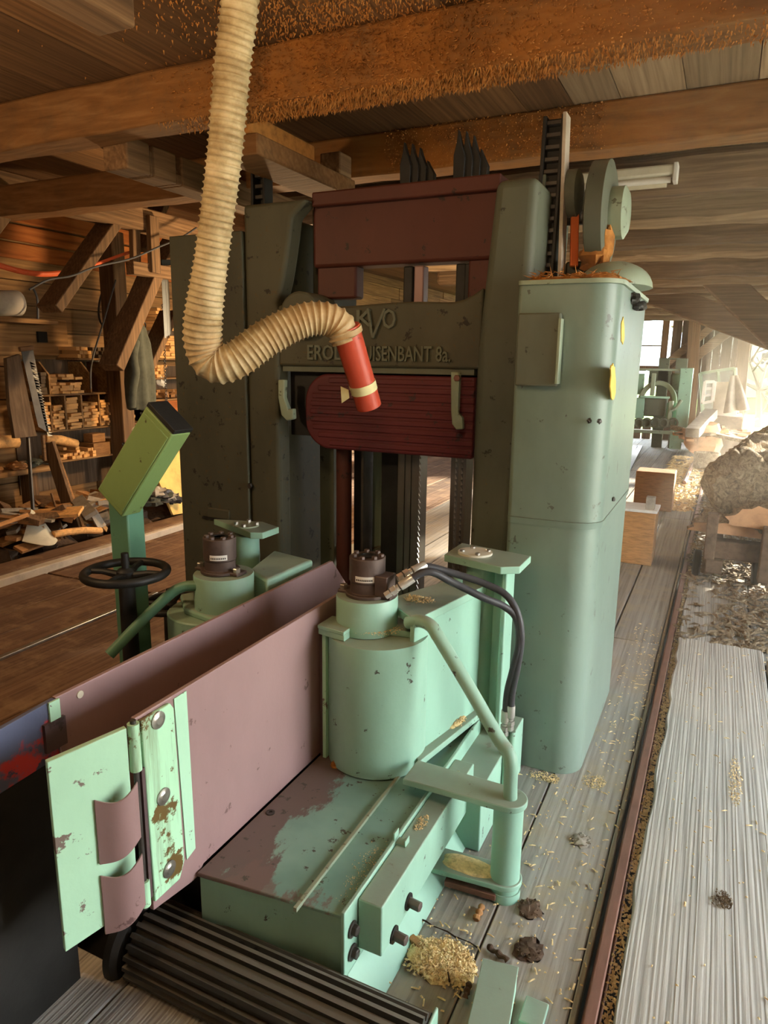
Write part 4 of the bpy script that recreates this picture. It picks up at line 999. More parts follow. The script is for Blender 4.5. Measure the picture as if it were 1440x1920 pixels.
mb = MB(); e = q+Vector((-.045, -.035, -.01)); mb.prism([e, e+Vector((-.03, -.006, .012)), e+Vector((-.022, -.012, -.05)), e+Vector((.006, -.004, -.03))], (0, .002, 0)); mb.build('tape_tail', 'tape', sh_)
mb = MB(); q = ra+d*-.012; mb.tube([q-d*.012, q+d*.008], [.0575, .057], 32); mb.build('hose_clamp', 'hose', sh_)

# ------------------------------------------------------------------ floor bits near the bed
def lying(name, mat, a, b, w, h, label, cat, group=None, lumpy=False):
    mb = MB()
    if lumpy: 
        a = Vector(a); b = Vector(b); n = 8; mb.tube([a+(b-a)*i/n+Vector((0, 0, .003*math.sin(i*2.1))) for i in range(n+1)], [w*(.8+.25*math.sin(i*1.7)) for i in range(n+1)], 10)
    else: mb.beam(a, b, w, h)
    o = mb.build(name, mat, bevel=.002); rebase(o); return tag(o, label, cat, group)
o = thing('steel_channel', (-.44, 1.3, 0), 'short green painted channel end standing on the floor at the roller end', 'channel')
a = P(905, 1800, z=.06); b = P(970, 1815, z=.06)
mb = MB(); mb.prism([P(905, 1802, z=.07), P(972, 1818, z=.07), P(950, 1960, z=.07), P(872, 1945, z=.07)], (0, 0, .010)); mb.build('web', 'mint', o, bevel=.002)
mb = MB(); p0 = P(970, 1820, z=.07); p1 = P(945, 1960, z=.07); mb.prism([p0, p1, p1-Vector((0, 0, .065)), p0-Vector((0, 0, .065))], (-.008, 0, 0)); mb.build('flange', 'mint_worn', o, bevel=.002)
mb = MB(); p0 = P(908, 1803, z=.07); p1 = P(875, 1950, z=.07); mb.prism([p0, p1, p1-Vector((0, 0, .065)), p0-Vector((0, 0, .065))], (.008, 0, 0)); mb.build('flange', 'mint', o, bevel=.002)
mb = MB(); q = P(990, 1885, z=.01); mb.box(q.x-.01, q.x+.05, q.y-.06, q.y+.02, 0.003, .02); o2 = mb.build('steel_plate', 'mint', bevel=.003); rebase(o2); tag(o2, 'small green plate scrap on the floor beside the channel end', 'plate')
# sawdust heaps (grainy)
def heap(cx_, cy_, rx, ry, n, h, label, mat='sawdust', z0=0.0, g=.0055):
    mb = MB()
    for i in range(n):
        r_ = math.sqrt(random.random())*(.75+.35*noise.noise(Vector((cx_*7, i*.01, 2)))); a_ = random.uniform(0, 6.283); k_ = 1+.35*noise.noise(Vector((math.cos(a_)*1.3, math.sin(a_)*1.3, cx_*5)))
        x = cx_+rx*r_*k_*math.cos(a_); y = cy_+ry*r_*k_*math.sin(a_); z = z0+max(0, h*(1-r_*r_))*random.uniform(.6, 1)+g*.4
        u = Vector((random.gauss(0, 1), random.gauss(0, 1), random.gauss(0, .6))).normalized()*g*random.uniform(.6, 1.5); v = u.cross(Vector((random.gauss(0, 1), random.gauss(0, 1), random.gauss(0, 1)))).normalized()*g*.6; w_ = u.cross(v).normalized()*g*.35
        p = Vector((x, y, z)); mb.add([p-u, p+v, p+u, p-v, p+w_], [(0, 1, 4), (1, 2, 4), (2, 3, 4), (3, 0, 4), (3, 2, 1, 0)])
    if h > .004: mb.lump((cx_, cy_, z0), (rx*.8, ry*.8, h*.8), cx_*10, .15, 2, 20, 10, flat=0)
    return tag(mb.build('sawdust', mat), label, 'sawdust', kind='stuff')
c = P(835, 1820, z=0); heap(c.x-.02, c.y+.02, .13, .085, 2600, .02, 'yellow sawdust heap on the floor between bed and channel end')
c = P(1030, 1460, z=0); heap(c.x-.02, c.y, .10, .05, 240, 0, 'thin scatter of yellow sawdust at the foot of the green cabinet', g=.004)
c = P(1115, 1465, z=0); heap(c.x, c.y, .06, .07, 240, 0, 'thin sawdust scatter on the plank beside the cabinet corner', g=.0035)
heap(-.80, 2.30, .05, .09, 700, .025, 'heap of sawdust lying on the lower arm of the right guide roller', 'sawdust', .33, .0045)
heap(-.90, 2.17, .07, .05, 420, .004, 'sprinkle of sawdust on the top of the swing arm', 'sawdust', .83, .003)
heap(-1.0, 1.99, .14, .10, 700, 0, 'dusty sawdust ring around the neck of the right guide roller', 'sawdust', .772, .0028)
heap(-1.075, 1.89, .022, .018, 160, .022, 'tiny brown sawdust clump at the foot of the right guide roller', 'fuzz', .283, .004)
heap(-.69, 2.0, .03, .06, 160, 0, 'small sawdust patch on the ledge of the bed side bar', 'sawdust', .286, .003)
heap(-.69, 1.74, .02, .05, 120, 0, 'small sawdust streak on the near part of the side bar', 'sawdust', .286, .003)
heap(-.75, 1.5, .06, .16, 260, 0, 'loose sawdust grains along the rib of the bed top', 'sawdust', .283, .0022)
lying('wood_stick', 'rust', P(835, 1652, z=.02), P(930, 1680, z=.02), .026, .02, 'reddish wood stick lying in front of the arm post', 'stick')
lying('wood_chip', 'offcut', P(770, 1757, z=.01), P(795, 1780, z=.01), .022, .012, 'small pale wood chip on the floor beside the bed side bar', 'wood chip')
lying('bark_strip', 'barkdark', P(915, 1775, z=.012), P(952, 1800, z=.012), .01, .01, 'dark bark strip touching the green channel end', 'bark', lumpy=True)
lying('bark_strip', 'barkdark', P(880, 1845, z=.025), P(872, 1870, z=.025), .009, .01, 'dark bark strip lying on the yellow sawdust heap', 'bark', lumpy=True)
lying('twig', 'branch', P(785, 1722, z=.006), P(895, 1775, z=.006), .0025, .003, 'thin grey twig lying across the floor toward the sawdust heap', 'twig', lumpy=True)
lying('twig', 'branch', P(830, 1770, z=.006), P(843, 1840, z=.02), .003, .003, 'thin bent twig sticking into the yellow sawdust heap', 'twig', lumpy=True)
lying('wood_chip', 'offcut', P(892, 1725, z=.006), P(903, 1700, z=.006), .012, .008, 'pale splinter standing alone on the grey floor near the arm post', 'wood chip', lumpy=True)
for (px, py, r_, mt_, lb) in ((990, 1782, .038, 'barkdark', 'round brown knot mound on the plank beside the channel end'), (992, 1705, .036, 'barkdark', 'dark ragged knot hole clump on the plank near the arm post'), (1090, 1578, .032, 'grey_offcut', 'grey bark crumb clump lying beside the rusty rail')):
    q = P(px, py, z=0); mb = MB(); mb.lump((q.x, q.y, .002), (r_, r_*1.1, .012), px, .4, 3.5, 18, 10, flat=0)
    for i in range(60):
        a_ = random.uniform(0, 6.28); rr_ = random.random()*r_; fuzz((q.x+rr_*math.cos(a_), q.y+rr_*math.sin(a_), .008), (math.cos(a_), math.sin(a_), .8), .006, .003)
    o = mb.build('bark_clump', mt_); rebase(o); tag(o, lb, 'bark')
c = P(1400, 1470, z=.03)
heap(c.x-.04, c.y, .03, .22, 260, 0, 'thin straw-coloured sawdust streak on the wide deck board', 'sawdust', .034, .004)
c = P(1355, 1690, z=.03)
heap(c.x, c.y, .035, .05, 160, 0, 'grey crumb patch on the wide deck board in front', 'bark', .034, .005)
mb = MB()
for i in range(3600):
    y = random.uniform(-.2, 6.2)**1.0; x = random.gauss(-.105, .010)
    if not -.125 < x < -.088: continue
    p = Vector((x, y, -.012+random.uniform(0, .018))); d = Vector((random.gauss(0, 1), random.gauss(0, 1), .2)).normalized(); s = Vector((-d.y, d.x, 0))*.004; mb.add([p-d*.008, p+s, p+d*.008, p-s, p+Vector((0, 0, .005))], [(0, 1, 4), (1, 2, 4), (2, 3, 4), (3, 0, 4), (3, 2, 1, 0)])
tag(mb.build('rail_litter', 'sawdust'), 'sawdust and chip litter filling the groove beside the rusty rail', 'litter', kind='stuff')
#@@PART4
# ------------------------------------------------------------------ left wall: shelves, stacked sticks, tools, offcuts
SX = -5.66      # front plane of the shelf unit
zA = P(160, 737, x=SX).z; zB = P(170, 801, x=SX).z; zC = P(160, 858, x=SX).z; zT = P(190, 672, x=SX).z
yL = P(66, 745, x=SX).y; yR = P(262, 720, x=SX).y
un = thing('wooden_shelf', (SX-.15, (yL+yR)/2, 0), 'wooden bin shelf on the left wall, left of the hanging coat, full of sticks', 'shelf')
def shelfboard(y0, y1, z, nm='shelf_board', x=SX, d=.32, mat='wallboard', par=None):
    mb = MB(); mb.box(x-d, x, y0, y1, z-.018, z); return mb.build(nm, mat, par, bevel=.003)
shelfboard(yL, yR, zA, par=un); shelfboard(yL+.1, yR+.1, zB, par=un); shelfboard(yL+.15, yR-.1, zC, par=un); shelfboard(P(148, 672, x=SX).y, P(228, 672, x=SX).y, zT, par=un)
def divider(px, z0, z1, cut=True):
    y = P(px, 740, x=SX).y; mb = MB()
    pts = [(SX-.30, y, z0), (SX-.01, y, z0), (SX-.01, y, z1-.12), (SX-.13, y, z1), (SX-.30, y, z1)] if cut else [(SX-.30, y, z0), (SX-.01, y, z0), (SX-.01, y, z1), (SX-.30, y, z1)]
    mb.prism(pts, (0, .018, 0)); mb.build('divider', 'wallboard', un)
for px in (66, 95, 172, 206): divider(px, zA, zA+.30)
for px in (93, 121, 152, 185, 214): divider(px, zB, zA-.02, False)
mb = MB(); mb.box(SX-.34, SX-.32, yL, yR, .35, zA+.32); mb.build('back_panel', 'endwall', un)
for y in (yL+.06, yR-.1):
    mb = MB(); mb.box(SX-.3, SX-.25, y, y+.06, 0, zC-.018); mb.build('leg', 'beam_z', un, bevel=.004)
stick_me = {}
def stick(y, z, w, h, L, mat, label, group, x=SX):
    key = (mat,)
    if key not in stick_me:
        mb = MB(); mb.box(-1, 0, -.5, .5, 0, 1); o = mb.build('wood_stick', mat); stick_me[key] = o
    else:
        o = stick_me[key].copy(); COL.objects.link(o)
    o.location = (x+random.uniform(-.05, .02), y, z); o.scale = (L, w, h); o.rotation_euler = (random.uniform(-.06, .06), 0, random.uniform(-.05, .05))
    tag(o, label, 'stick', group); return o
def bin_fill(px0, px1, z0, ztop, w, h, label, group, mat='stick', x=SX, ragged=.15, L=.28):
    y0 = P(px0, 740, x=x).y+.022; y1 = P(px1, 740, x=x).y-.006; n = max(1, int((y1-y0)/w)); ww = (y1-y0)/n
    z = z0+.002
    while z+h < ztop:
        for i in range(n):
            if z > z0+(ztop-z0)*(1-ragged) and random.random() < .45: continue
            stick(y0+ww*(i+.5), z, ww*random.uniform(.78, .97), h*random.uniform(.82, .98), L*random.uniform(.8, 1), mat, label, group, x)
        z += h
hB = zA-.03
bin_fill(75, 93, zB, hB, .05, .03, 'short sawn stick in the narrow first bin of the shelf row below', 'sticks in the first lower bin')
bin_fill(93, 121, zB, hB-.05, .06, .026, 'sawn stick in the second lower bin of the left wall shelf', 'sticks in the second lower bin')
bin_fill(121, 152, zB, hB, .085, .03, 'wide sawn stick in the third lower bin of the left wall shelf', 'sticks in the third lower bin')
bin_fill(152, 185, zB, hB-.04, .085, .03, 'bright sawn stick in the fourth lower bin of the left wall shelf', 'sticks in the fourth lower bin')
bin_fill(185, 214, zB, hB-.04, .06, .026, 'thin sawn stick in the fifth lower bin of the left wall shelf', 'sticks in the fifth lower bin')
bin_fill(214, 250, zB, hB, .06, .03, 'sawn stick in the last lower bin below the hanging coat', 'sticks in the last lower bin', ragged=.4)
bin_fill(68, 95, zA, zA+.22, .035, .034, 'dark square stick end in the first upper bin beside the long saw', 'dark sticks in the first upper bin', 'darkstick')
bin_fill(96, 160, zA, zA+.21, .075, .026, 'sawn stick in the wide upper bin of the left wall shelf', 'sticks in the wide upper bin', ragged=.6)
bin_fill(207, 232, zA, zA+.27, .05, .04, 'sawn stick in the last upper bin beside the hanging coat', 'sticks in the last upper bin')
bin_fill(152, 178, zT, zT+.15, .045, .036, 'pale square stick on the short top shelf', 'pale sticks on the top shelf', ragged=.3)
bin_fill(180, 216, zT, zT+.13, .04, .036, 'dark square stick on the short top shelf beside the brace', 'dark sticks on the top shelf', 'darkstick')
bin_fill(104, 172, zC, zC+.15, .045, .03, 'short stick in the loose pile on the lowest shelf', 'sticks piled on the lowest shelf', ragged=.7)
bin_fill(205, 225, zC, zC+.2, .05, .035, 'short stick in the lowest shelf right of the small box', 'sticks right of the small box', ragged=.6)
a = P(176, 858, x=SX); b = P(207, 858, x=SX)
mb = MB(); mb.box(SX-.2, SX+.01, a.y, b.y, zC+.001, zC+.13); o = mb.build('wood_block', 'offcut', bevel=.004); rebase(o); tag(o, 'squared wood block among the sticks on the lowest shelf', 'block')
mb = MB(); mb.box(SX-.16, SX-.03, a.y+.03, b.y-.02, zC+.133, zC+.22); o = mb.build('wood_block', 'offcut', bevel=.004); rebase(o); tag(o, 'small orange wood block stacked on the squared block', 'block')
mb = MB(); a = P(84, 822, x=SX+.06); b = P(143, 832, x=SX+.06); mb.tube([a, (a+b)/2+Vector((0, 0, .01)), b], [.035, .045, .04], 14); o = mb.build('round_stake', 'stick'); rebase(o); tag(o, 'thick round pale stake lying in front of the lowest shelf', 'stake')
# right shelves behind the hose
yl2 = P(283, 700, x=SX).y; yr2 = P(352, 700, x=SX).y+.5
u2 = thing('wooden_shelf', (SX-.15, (yl2+yr2)/2, 0), 'wooden shelf of stacked strips between hanging coat and suction hose', 'shelf')
zs2 = [P(315, y, x=SX).z for y in (672, 708, 748, 775)]
for z in zs2[:3]: shelfboard(yl2, yr2, z, par=u2)
mb = MB(); mb.box(SX-.32, SX+.0, yl2, yr2, zs2[2]-.28, zs2[2]-.02); mb.build('front_board', 'wallorange', u2, bevel=.004)
for y in (yl2, yr2-.05):
    mb = MB(); mb.box(SX-.32, SX-.02, y, y+.025, 0, zs2[0]+.01); mb.build('side_board', 'endwall', u2)
mb = MB(); mb.box(SX-.34, SX-.325, yl2, yr2, 0, 2.2); mb.build('back_panel', 'endwall', u2)
bin_fill(290, 350, zs2[0], P(315, 625, x=SX).z, .17, .028, 'long thin strip in the tall stack beside the hose', 'strips in the tall stack', ragged=.1)
bin_fill(300, 335, P(315, 620, x=SX).z, P(315, 578, x=SX).z, .05, .034, 'short stick on top of the tall strip stack', 'sticks on the tall strip stack', ragged=.5)
bin_fill(287, 318, zs2[1], zs2[1]+.16, .05, .035, 'stick end on the middle shelf behind the hanging chain', 'sticks behind the hanging chain', ragged=.3)
mb = MB(); q = P(302, 718, x=SX); 
bits = []
for i in range(10):
    mb = MB(); y = P(292+i*5, 740, x=SX).y; mb.beam((SX-.25, y, zs2[2]+.02+.03*(i % 3)), (SX-.02, y+random.uniform(-.12, .12), zs2[2]+.03+.03*(i % 3)), .05, .03); o = mb.build('offcut', 'offcut'); rebase(o)
    tag(o, 'crooked offcut in the rubble on the lower shelf behind the chain', 'offcut', 'offcuts on the shelf behind the chain')
mb = MB(); mb.lump(P(302, 717, x=SX-.05), (.06, .05, .06), 9, .3); o = mb.build('crumpled_paper', 'white'); rebase(o); tag(o, 'crumpled white paper lying on the shelf behind the chain', 'paper')
# chain
mb = MB(); a = P(305, 570, x=SX+.02); b = P(313, 775, x=SX+.02); n = 34
for i in range(n):
    c = a+(b-a)*(i+.5)/n; mb.torus(c, .014, .0045, (1, 0, 0) if i % 2 else (0, 1, 0), 10, 6)
o = mb.build('hanging_chain', 'darksteel'); rebase(o); tag(o, 'thin rusty chain hanging in front of the shelf beside the hose', 'chain')
# brown leaning boards, pit saw, dark board
def leaning(nm, mat, pts, x0, x1, t, label, cat):
    """flat board whose outline lies in a plane leaning from x0 (foot) to x1 (top)"""
    ys = [p[1] for p in pts]; lo, hi = max(ys), min(ys); q = [P(px, py, x=x0+(x1-x0)*(lo-py)/(lo-hi)) for px, py in pts]
    mb = MB(); mb.prism(q, (-t, 0, 0)); o = mb.build(nm, mat, bevel=.003); rebase(o); return tag(o, label, cat)
leaning('leaning_board', 'endwall', [(12, 672), (37, 664), (66, 805), (70, 818), (28, 822), (18, 760)], SX+.3, SX+.2, .04, 'dark brown board leaning on the left wall behind the long saw', 'board')
saw = thing('pit_saw', P(85, 740, x=SX+.22), 'long toothed saw blade leaning in front of the left wall shelf', 'saw')
def sawp(px, py): return P(px, py, x=SX+.22)
mb = MB(); mb.prism([sawp(38, 650), sawp(62, 655), sawp(92, 812), sawp(72, 800), sawp(66, 775)], (-.004, 0, 0)); mb.build('blade', 'darksteel', saw)
mb = MB(); n = 26
for i in range(n):
    t0, t1 = i/n, (i+1)/n; a = sawp(58+(92-58)*t0, 678+(818-678)*t0); b = sawp(58+(92-58)*t1, 678+(818-678)*t1); m_ = (a+b)/2+Vector((0, .045, -.012)); mb.prism([a+Vector((0, -.012, 0)), b+Vector((0, -.012, 0)), m_], (-.004, 0, 0))
mb.build('teeth', 'pale', saw)
mb = MB(); mb.beam(sawp(36, 655), sawp(62, 652), .03, .04); mb.build('handle', 'beam_y', saw, bevel=.008)
mb = MB(); mb.beam(sawp(80, 815), sawp(84, 865), .03, .03); mb.build('handle', 'beam_y', saw, bevel=.008)
def stake(p0, p1, w, h, mat, label, nm='leaning_plank', roll=0):
    mb = MB(); mb.beam(p0, p1, w, h, up=(1, 0, 0), roll=roll); o = mb.build(nm, mat, bevel=.004); rebase(o); return tag(o, label, 'plank')
stake(P(92, 832, x=SX+.16), P(144, 998, x=-5.14), .035, .13, 'beam_z', 'long brown plank leaning below the lowest stick shelf, left one of a pair')
stake(P(102, 845, x=SX+.12), P(153, 990, x=-5.10), .03, .06, 'offcut', 'narrow paler plank leaning right against the long brown plank')
stake(P(52, 815, x=SX+.25), P(62, 960, x=-5.25), .02, .03, 'darksteel', 'thin dark iron bar standing left of the leaning planks', 'iron_bar')
stake(P(96, 925, x=-5.3), P(122, 1010, x=-4.98), .015, .018, 'beam_z', 'thin stick leaning in the offcut heap below the shelves', 'thin_stick')
mb = MB(); mb.box(WX+.03, SX-.02, P(-60, 900, x=SX).y, P(104, 858, x=SX).y, P(40, 882, x=SX).z-.05, P(40, 882, x=SX).z); o = mb.build('work_bench', 'wallboard', bevel=.006)
o2 = thing('work_bench', (SX-.15, P(10, 890, x=SX).y, 0), 'plank bench along the left wall with litter below the dark board', 'bench'); o.parent = o2; o.location = -Vector(o2.location); o.name = 'bench_top'
for px in (-30, 64):
    y = P(px, 890, x=SX).y; mb = MB(); mb.box(SX-.2, SX-.08, y, y+.1, 0, P(40, 882, x=SX).z-.05); mb.build('leg', 'beam_z', o2, bevel=.005)
mb = MB(); a = P(-30, 833, x=SX); b = P(45, 829, x=SX); mb.tube([(SX-.1, a.y, a.z), (SX-.1, b.y, b.z)], [.055, .06], 16); o = mb.build('round_post', 'stick'); rebase(o); tag(o, 'round pale post lying above the bench at the left edge', 'post')
for i in range(12):
    y = P(random.uniform(-10, 90), 865, x=SX).y; z = P(40, 882, x=SX).z; mb = MB(); mb.lump((SX-.12+random.uniform(-.08, .08), y, z+.03), (.06, .07, .035), i, .4, flat=-.03); o = mb.build('rag_bundle', random.choice(['barkdark', 'offcut', 'cloth'])); rebase(o); tag(o, 'small dark bundle in the litter on the left wall bench', 'bundle', 'bundles on the wall bench')
# wall panels, hole, small wall things
mb = MB(); q = P(80, 632, x=WX+.08); mb.box(WX+.06, WX+.085, q.y-.05, q.y+.05, q.z-.05, q.z+.05); o = mb.build('black_vent', 'pit'); tag(o, 'small square black hole in the left wall boards', 'vent')
mb = MB(); a = P(-40, 600, x=WX+.05); b = P(130, 668, x=WX+.05); mb.box(WX+.022, WX+.05, a.y, b.y, b.z, a.z+.05); structure(mb.build('trim_2', 'offcut' if False else 'wallboard', bevel=.004))
mb = MB(); a = P(-60, 568, x=WX+.3); b = P(48, 568, x=WX+.3); mb.tube([(WX+.2, a.y, a.z), (WX+.2, b.y, b.z)], [.11, .11], 20); o = mb.build('rolled_felt', 'tarp'); rebase(o); tag(o, 'pale roll lying on the wall ledge at the left edge', 'roll')
mb = MB(); a = P(-60, 588, x=WX+.3); mb.box(WX+.02, WX+.36, a.y, P(100, 590, x=WX+.3).y, a.z-.05, a.z-.01); structure(mb.build('trim_3', 'wallboard', bevel=.004))
# coat
coat = thing('work_coat', P(260, 610, x=-5.05), 'dark grey green work coat hanging on the timber brace above the control box', 'coat')
cxm = -5.05; rows = [(602, 255, 262), (618, 248, 272), (645, 240, 280), (680, 238, 285), (715, 238, 288), (745, 240, 288), (764, 243, 287), (768, 246, 284)]
n = 40; vs = []
for k_, (py, l, r) in enumerate(rows):
    a = P(l, py, x=cxm); b = P(r, py, x=cxm); c = (a+b)/2; hw = (b.y-a.y)/2
    for j in range(n):
        t = 2*math.pi*j/n; fold = 1+.16*math.sin(j*2*math.pi*7/n+k_*.25)*min(1, k_/2)+.08*noise.noise(Vector((j*.7, k_*.9, 1)))
        vs.append((c.x+.10*min(1, .35+k_*.2)*math.sin(t)*fold, c.y+hw*math.cos(t)*(.92+.08*fold), c.z+.02*noise.noise(Vector((math.cos(t)*2, math.sin(t)*2, k_)))))
mb = MB(); mb.add(vs, [(i*n+j, i*n+(j+1) % n, (i+1)*n+(j+1) % n, (i+1)*n+j) for i in range(len(rows)-1) for j in range(n)]+[tuple(range(n-1, -1, -1)), tuple(range((len(rows)-1)*n, len(rows)*n))]); mb.build('body', 'cloth', coat, ang=70)
mb = MB(); mb.tube(spline([P(254, 640, x=cxm+.1), P(250, 670, x=cxm+.14), P(254, 700, x=cxm+.15), P(248, 735, x=cxm+.13), P(247, 764, x=cxm+.1)], .03), .04, 12); mb.build('sleeve', 'cloth', coat, ang=70)
mb = MB(); mb.torus(P(268, 610, x=cxm+.02), .035, .006, (1, 0, 0), 20, 6); mb.build('hanging_loop', 'rubber', coat)
# yellow-faced board leaning beside the saw, rags at its foot
leaning('leaning_board', 'yellowboard', [(340, 832), (390, 830), (385, 955), (325, 966), (296, 898)], -5.0, -5.3, .03, 'bright yellow faced board leaning beside the saw behind the control box', 'board')
mb = MB()
for i in range(6):
    q = P(285+i*8, 940-((i*37) % 20), x=-5.05); mb = MB(); mb.lump((q.x, q.y, max(.06, q.z)), (.09, .09, .06), 20+i, .4, flat=-.05); o = mb.build('rag_bundle', ['cloth', 'grey_offcut', 'rubber'][i % 3]); rebase(o); tag(o, 'crumpled rag on the floor at the foot of the yellow faced board', 'rag', 'rags by the yellow faced board')
# heap of offcuts
random.seed(21)
for i in range(66):
    px = random.uniform(-20, 205); base = 1035-(.33*px)+random.uniform(-75, 8)
    q = P(px, base, x=random.uniform(-5.55, -5.0)); a_ = random.uniform(0, 3.14); L = random.uniform(.15, .5); z = max(.03, min(q.z, .35))
    d = Vector((math.cos(a_)*.7, math.sin(a_), random.uniform(-.25, .25))).normalized()*L/2
    c = Vector((q.x, q.y, z)); w = random.uniform(.05, .16)
    if c.z-abs(d.z) < .02: c.z = abs(d.z)+.03
    mb = MB(); mb.beam(c-d, c+d, w, random.uniform(.015, .05), roll=random.uniform(-.6, .6)); o = mb.build('offcut', random.choice(['offcut', 'offcut', 'stick', 'grey_offcut', 'beam_z']), bevel=.002); rebase(o)
    tag(o, 'sawn wood offcut in the heap along the foot of the left wall', 'offcut', 'offcuts heaped along the left wall')
mb = MB(); heap_pts = []
for i in range(26):
    y = 2.6+i*.14; mb.lump((-5.4+random.uniform(-.15, .1), y, 0), (.3, .18, random.uniform(.06, .22)), i, .3, 2, 12, 8, flat=0)
tag(mb.build('dust_bank', 'barkdark'), 'dark bank of dust and bark under the offcut heap', 'debris', kind='stuff')
for i in range(240):
    pass
# bent pale sheet
mb = MB(); n = 12; A0 = P(58, 958, x=-5.05); A1 = P(75, 965, x=-5.0); vs = []
tl, tr, bl_, br_ = P(58, 955, x=-5.12), P(78, 972, x=-5.1), P(42, 1022, x=-5.0), P(108, 1020, x=-4.92)
for i in range(n+1):
    t = i/n
    for j in range(n+1):
        s = j/n; p = tl.lerp(tr, s).lerp(bl_.lerp(br_, s), t); p = p+Vector((.07*math.sin(s*math.pi)*t*1.4, 0, -.03*math.sin(s*math.pi)*t+.03*t*t)); vs.append(p)
m2 = n+1; fs_ = [(i*m2+j, i*m2+j+1, (i+1)*m2+j+1, (i+1)*m2+j) for i in range(n) for j in range(n)]
mb.add(vs, fs_); o = mb.build('bent_sheet', 'pale', ang=80); sm = o.modifiers.new('thick', 'SOLIDIFY'); sm.thickness = .006; rebase(o); tag(o, 'pale bent sheet of metal lying in front of the offcut heap', 'sheet')
mb = MB(); a = P(100, 1002, x=-4.95); b = P(190, 995, x=-4.95); mb.tube(spline([a, (a+b)/2+Vector((.02, 0, .02)), b], .05), .03, 10); o = mb.build('peeled_branch', 'stick'); rebase(o); tag(o, 'pale peeled branch lying on the floor below the leaning planks', 'branch')
leaning('floor_sheet', 'grey_offcut', [(168, 962), (178, 950), (200, 985), (185, 992)], -5.0, -5.1, .02, 'light flat chip standing in the heap left of the green post', 'offcut')
# cables
def cable(nm, mat, pts, r, label):
    mb = MB(); mb.tube(spline(pts, .04), r, 10); o = mb.build(nm, mat); rebase(o); return tag(o, label, 'cable')
cable('orange_cable', 'orangecable', [P(-30, 488, x=BX-.3), P(0, 498, x=BX-.3), P(40, 509, x=BX-.3), P(80, 514, x=BX-.3), P(115, 512, x=BX-.3)], .022, 'thick orange cable sagging across the wall at the left edge')
cable('copper_pipe', 'orangecable', [P(160, 502, x=BX-.12), P(195, 490, x=BX-.12), P(225, 479, x=BX-.12), P(244, 473, x=BX-.12)], .013, 'thin reddish cable rising from the brace to the hanging rack')
cable('black_cable', 'rubber', [P(55, 543, x=BX+.15), P(90, 525, x=BX+.15), P(135, 517, x=BX+.15), P(180, 500, x=BX+.15), P(245, 485, x=BX+.15), P(300, 462, x=BX+.2), P(340, 445, x=BX+.2), P(368, 427, x=BX+.2)], .008, 'thin black cable strung past the braces to the hose')
cable('black_cable', 'rubber', [P(200, 525, x=WX+.3), P(188, 560, x=WX+.3), P(185, 590, x=WX+.3), P(192, 610, x=WX+.3), P(205, 617, x=WX+.3), P(215, 612, x=WX+.3)], .01, 'black cable loop hanging on the wall left of the dark post')
cable('black_cable', 'rubber', [P(62, 540, x=WX+.4), P(70, 560, x=WX+.4), P(71, 598, x=WX+.4)], .01, 'short black cable end hanging above the square wall hole')
cable('thin_rod', 'darksteel', [P(217, 525, x=BX-.3), P(195, 600, x=BX-.3), P(172, 680, x=BX-.3), P(170, 730, x=BX-.3)], .008, 'thin dark rod leaning between dark post and stick shelf')
#@@PART5
# ------------------------------------------------------------------ right background: blocks, log cart, green carriage, rubbish, outdoors
random.seed(5)
a = P(1203, 952, z=0.0)
mb = MB(); q = P(1222, 957, z=0); t = P(1222, 885, y=q.y); mb.box(q.x-.21, q.x+.21, q.y, q.y+.35, .0, t.z); o = mb.build('wood_block', 'offcut', bevel=.008); rebase(o); tag(o, 'upright squared wood block standing on the floor beyond the green cabinet', 'block')
q = P(1190, 1058, z=0); t = P(1190, 960, y=q.y)
mb = MB(); mb.box(q.x-.22, q.x+.13, q.y, q.y+.3, 0, t.z); o = mb.build('wood_block', 'offcut', bevel=.008); rebase(o); tag(o, 'low reddish wood block close behind the green cabinet edge', 'block'); bz = t.z
mb = MB(); mb.box(q.x-.2, q.x+.14, q.y-.01, q.y+.31, bz+.002, bz+.025); o = mb.build('white_board', 'white', bevel=.003); rebase(o); tag(o, 'small whitish board lying on the low reddish block', 'board')
mb = MB(); mb.box(q.x+.04, q.x+.11, q.y+.03, q.y+.11, bz+.027, bz+.13); o = mb.build('wood_block', 'grey_offcut', bevel=.003); rebase(o); tag(o, 'tiny upright grey block standing on the whitish board', 'block')
# cart
ctx0, ctx1, cty = -.02, 1.15, 5.75
ctt = thing('log_cart', (.5, 6.6, 0), 'low dark timber cart on small wheels carrying the bark covered slabs', 'cart')
for y in (5.78, 7.6):
    mb = MB(); mb.box(-.02, 1.25, y, y+.14, .20, .34); mb.build('cross_beam', 'barkdark', ctt, bevel=.01)
for x in (.0, .95):
    mb = MB(); mb.box(x, x+.12, 5.7, 8.4, .10, .20); mb.build('side_beam', 'barkdark', ctt, bevel=.01)
for x in (-.06, .36, 1.1):
    for y in (5.9, 7.7):
        mb = MB(); mb.lathe((x-.03, y, .115), [(.09, 0), (.11, .01), (.11, .05), (.09, .06)], 24, (1, 0, 0)); mb.build('wheel', 'black', ctt)
mb = MB(); mb.box(.36, .62, 5.66, 5.8, .08, .5); mb.build('stake_post', 'barkdark', ctt, bevel=.01)
mb = MB(); mb.box(-.02, .06, 5.74, 5.86, .08, .55); mb.build('stake_post', 'barkdark', ctt, bevel=.01)
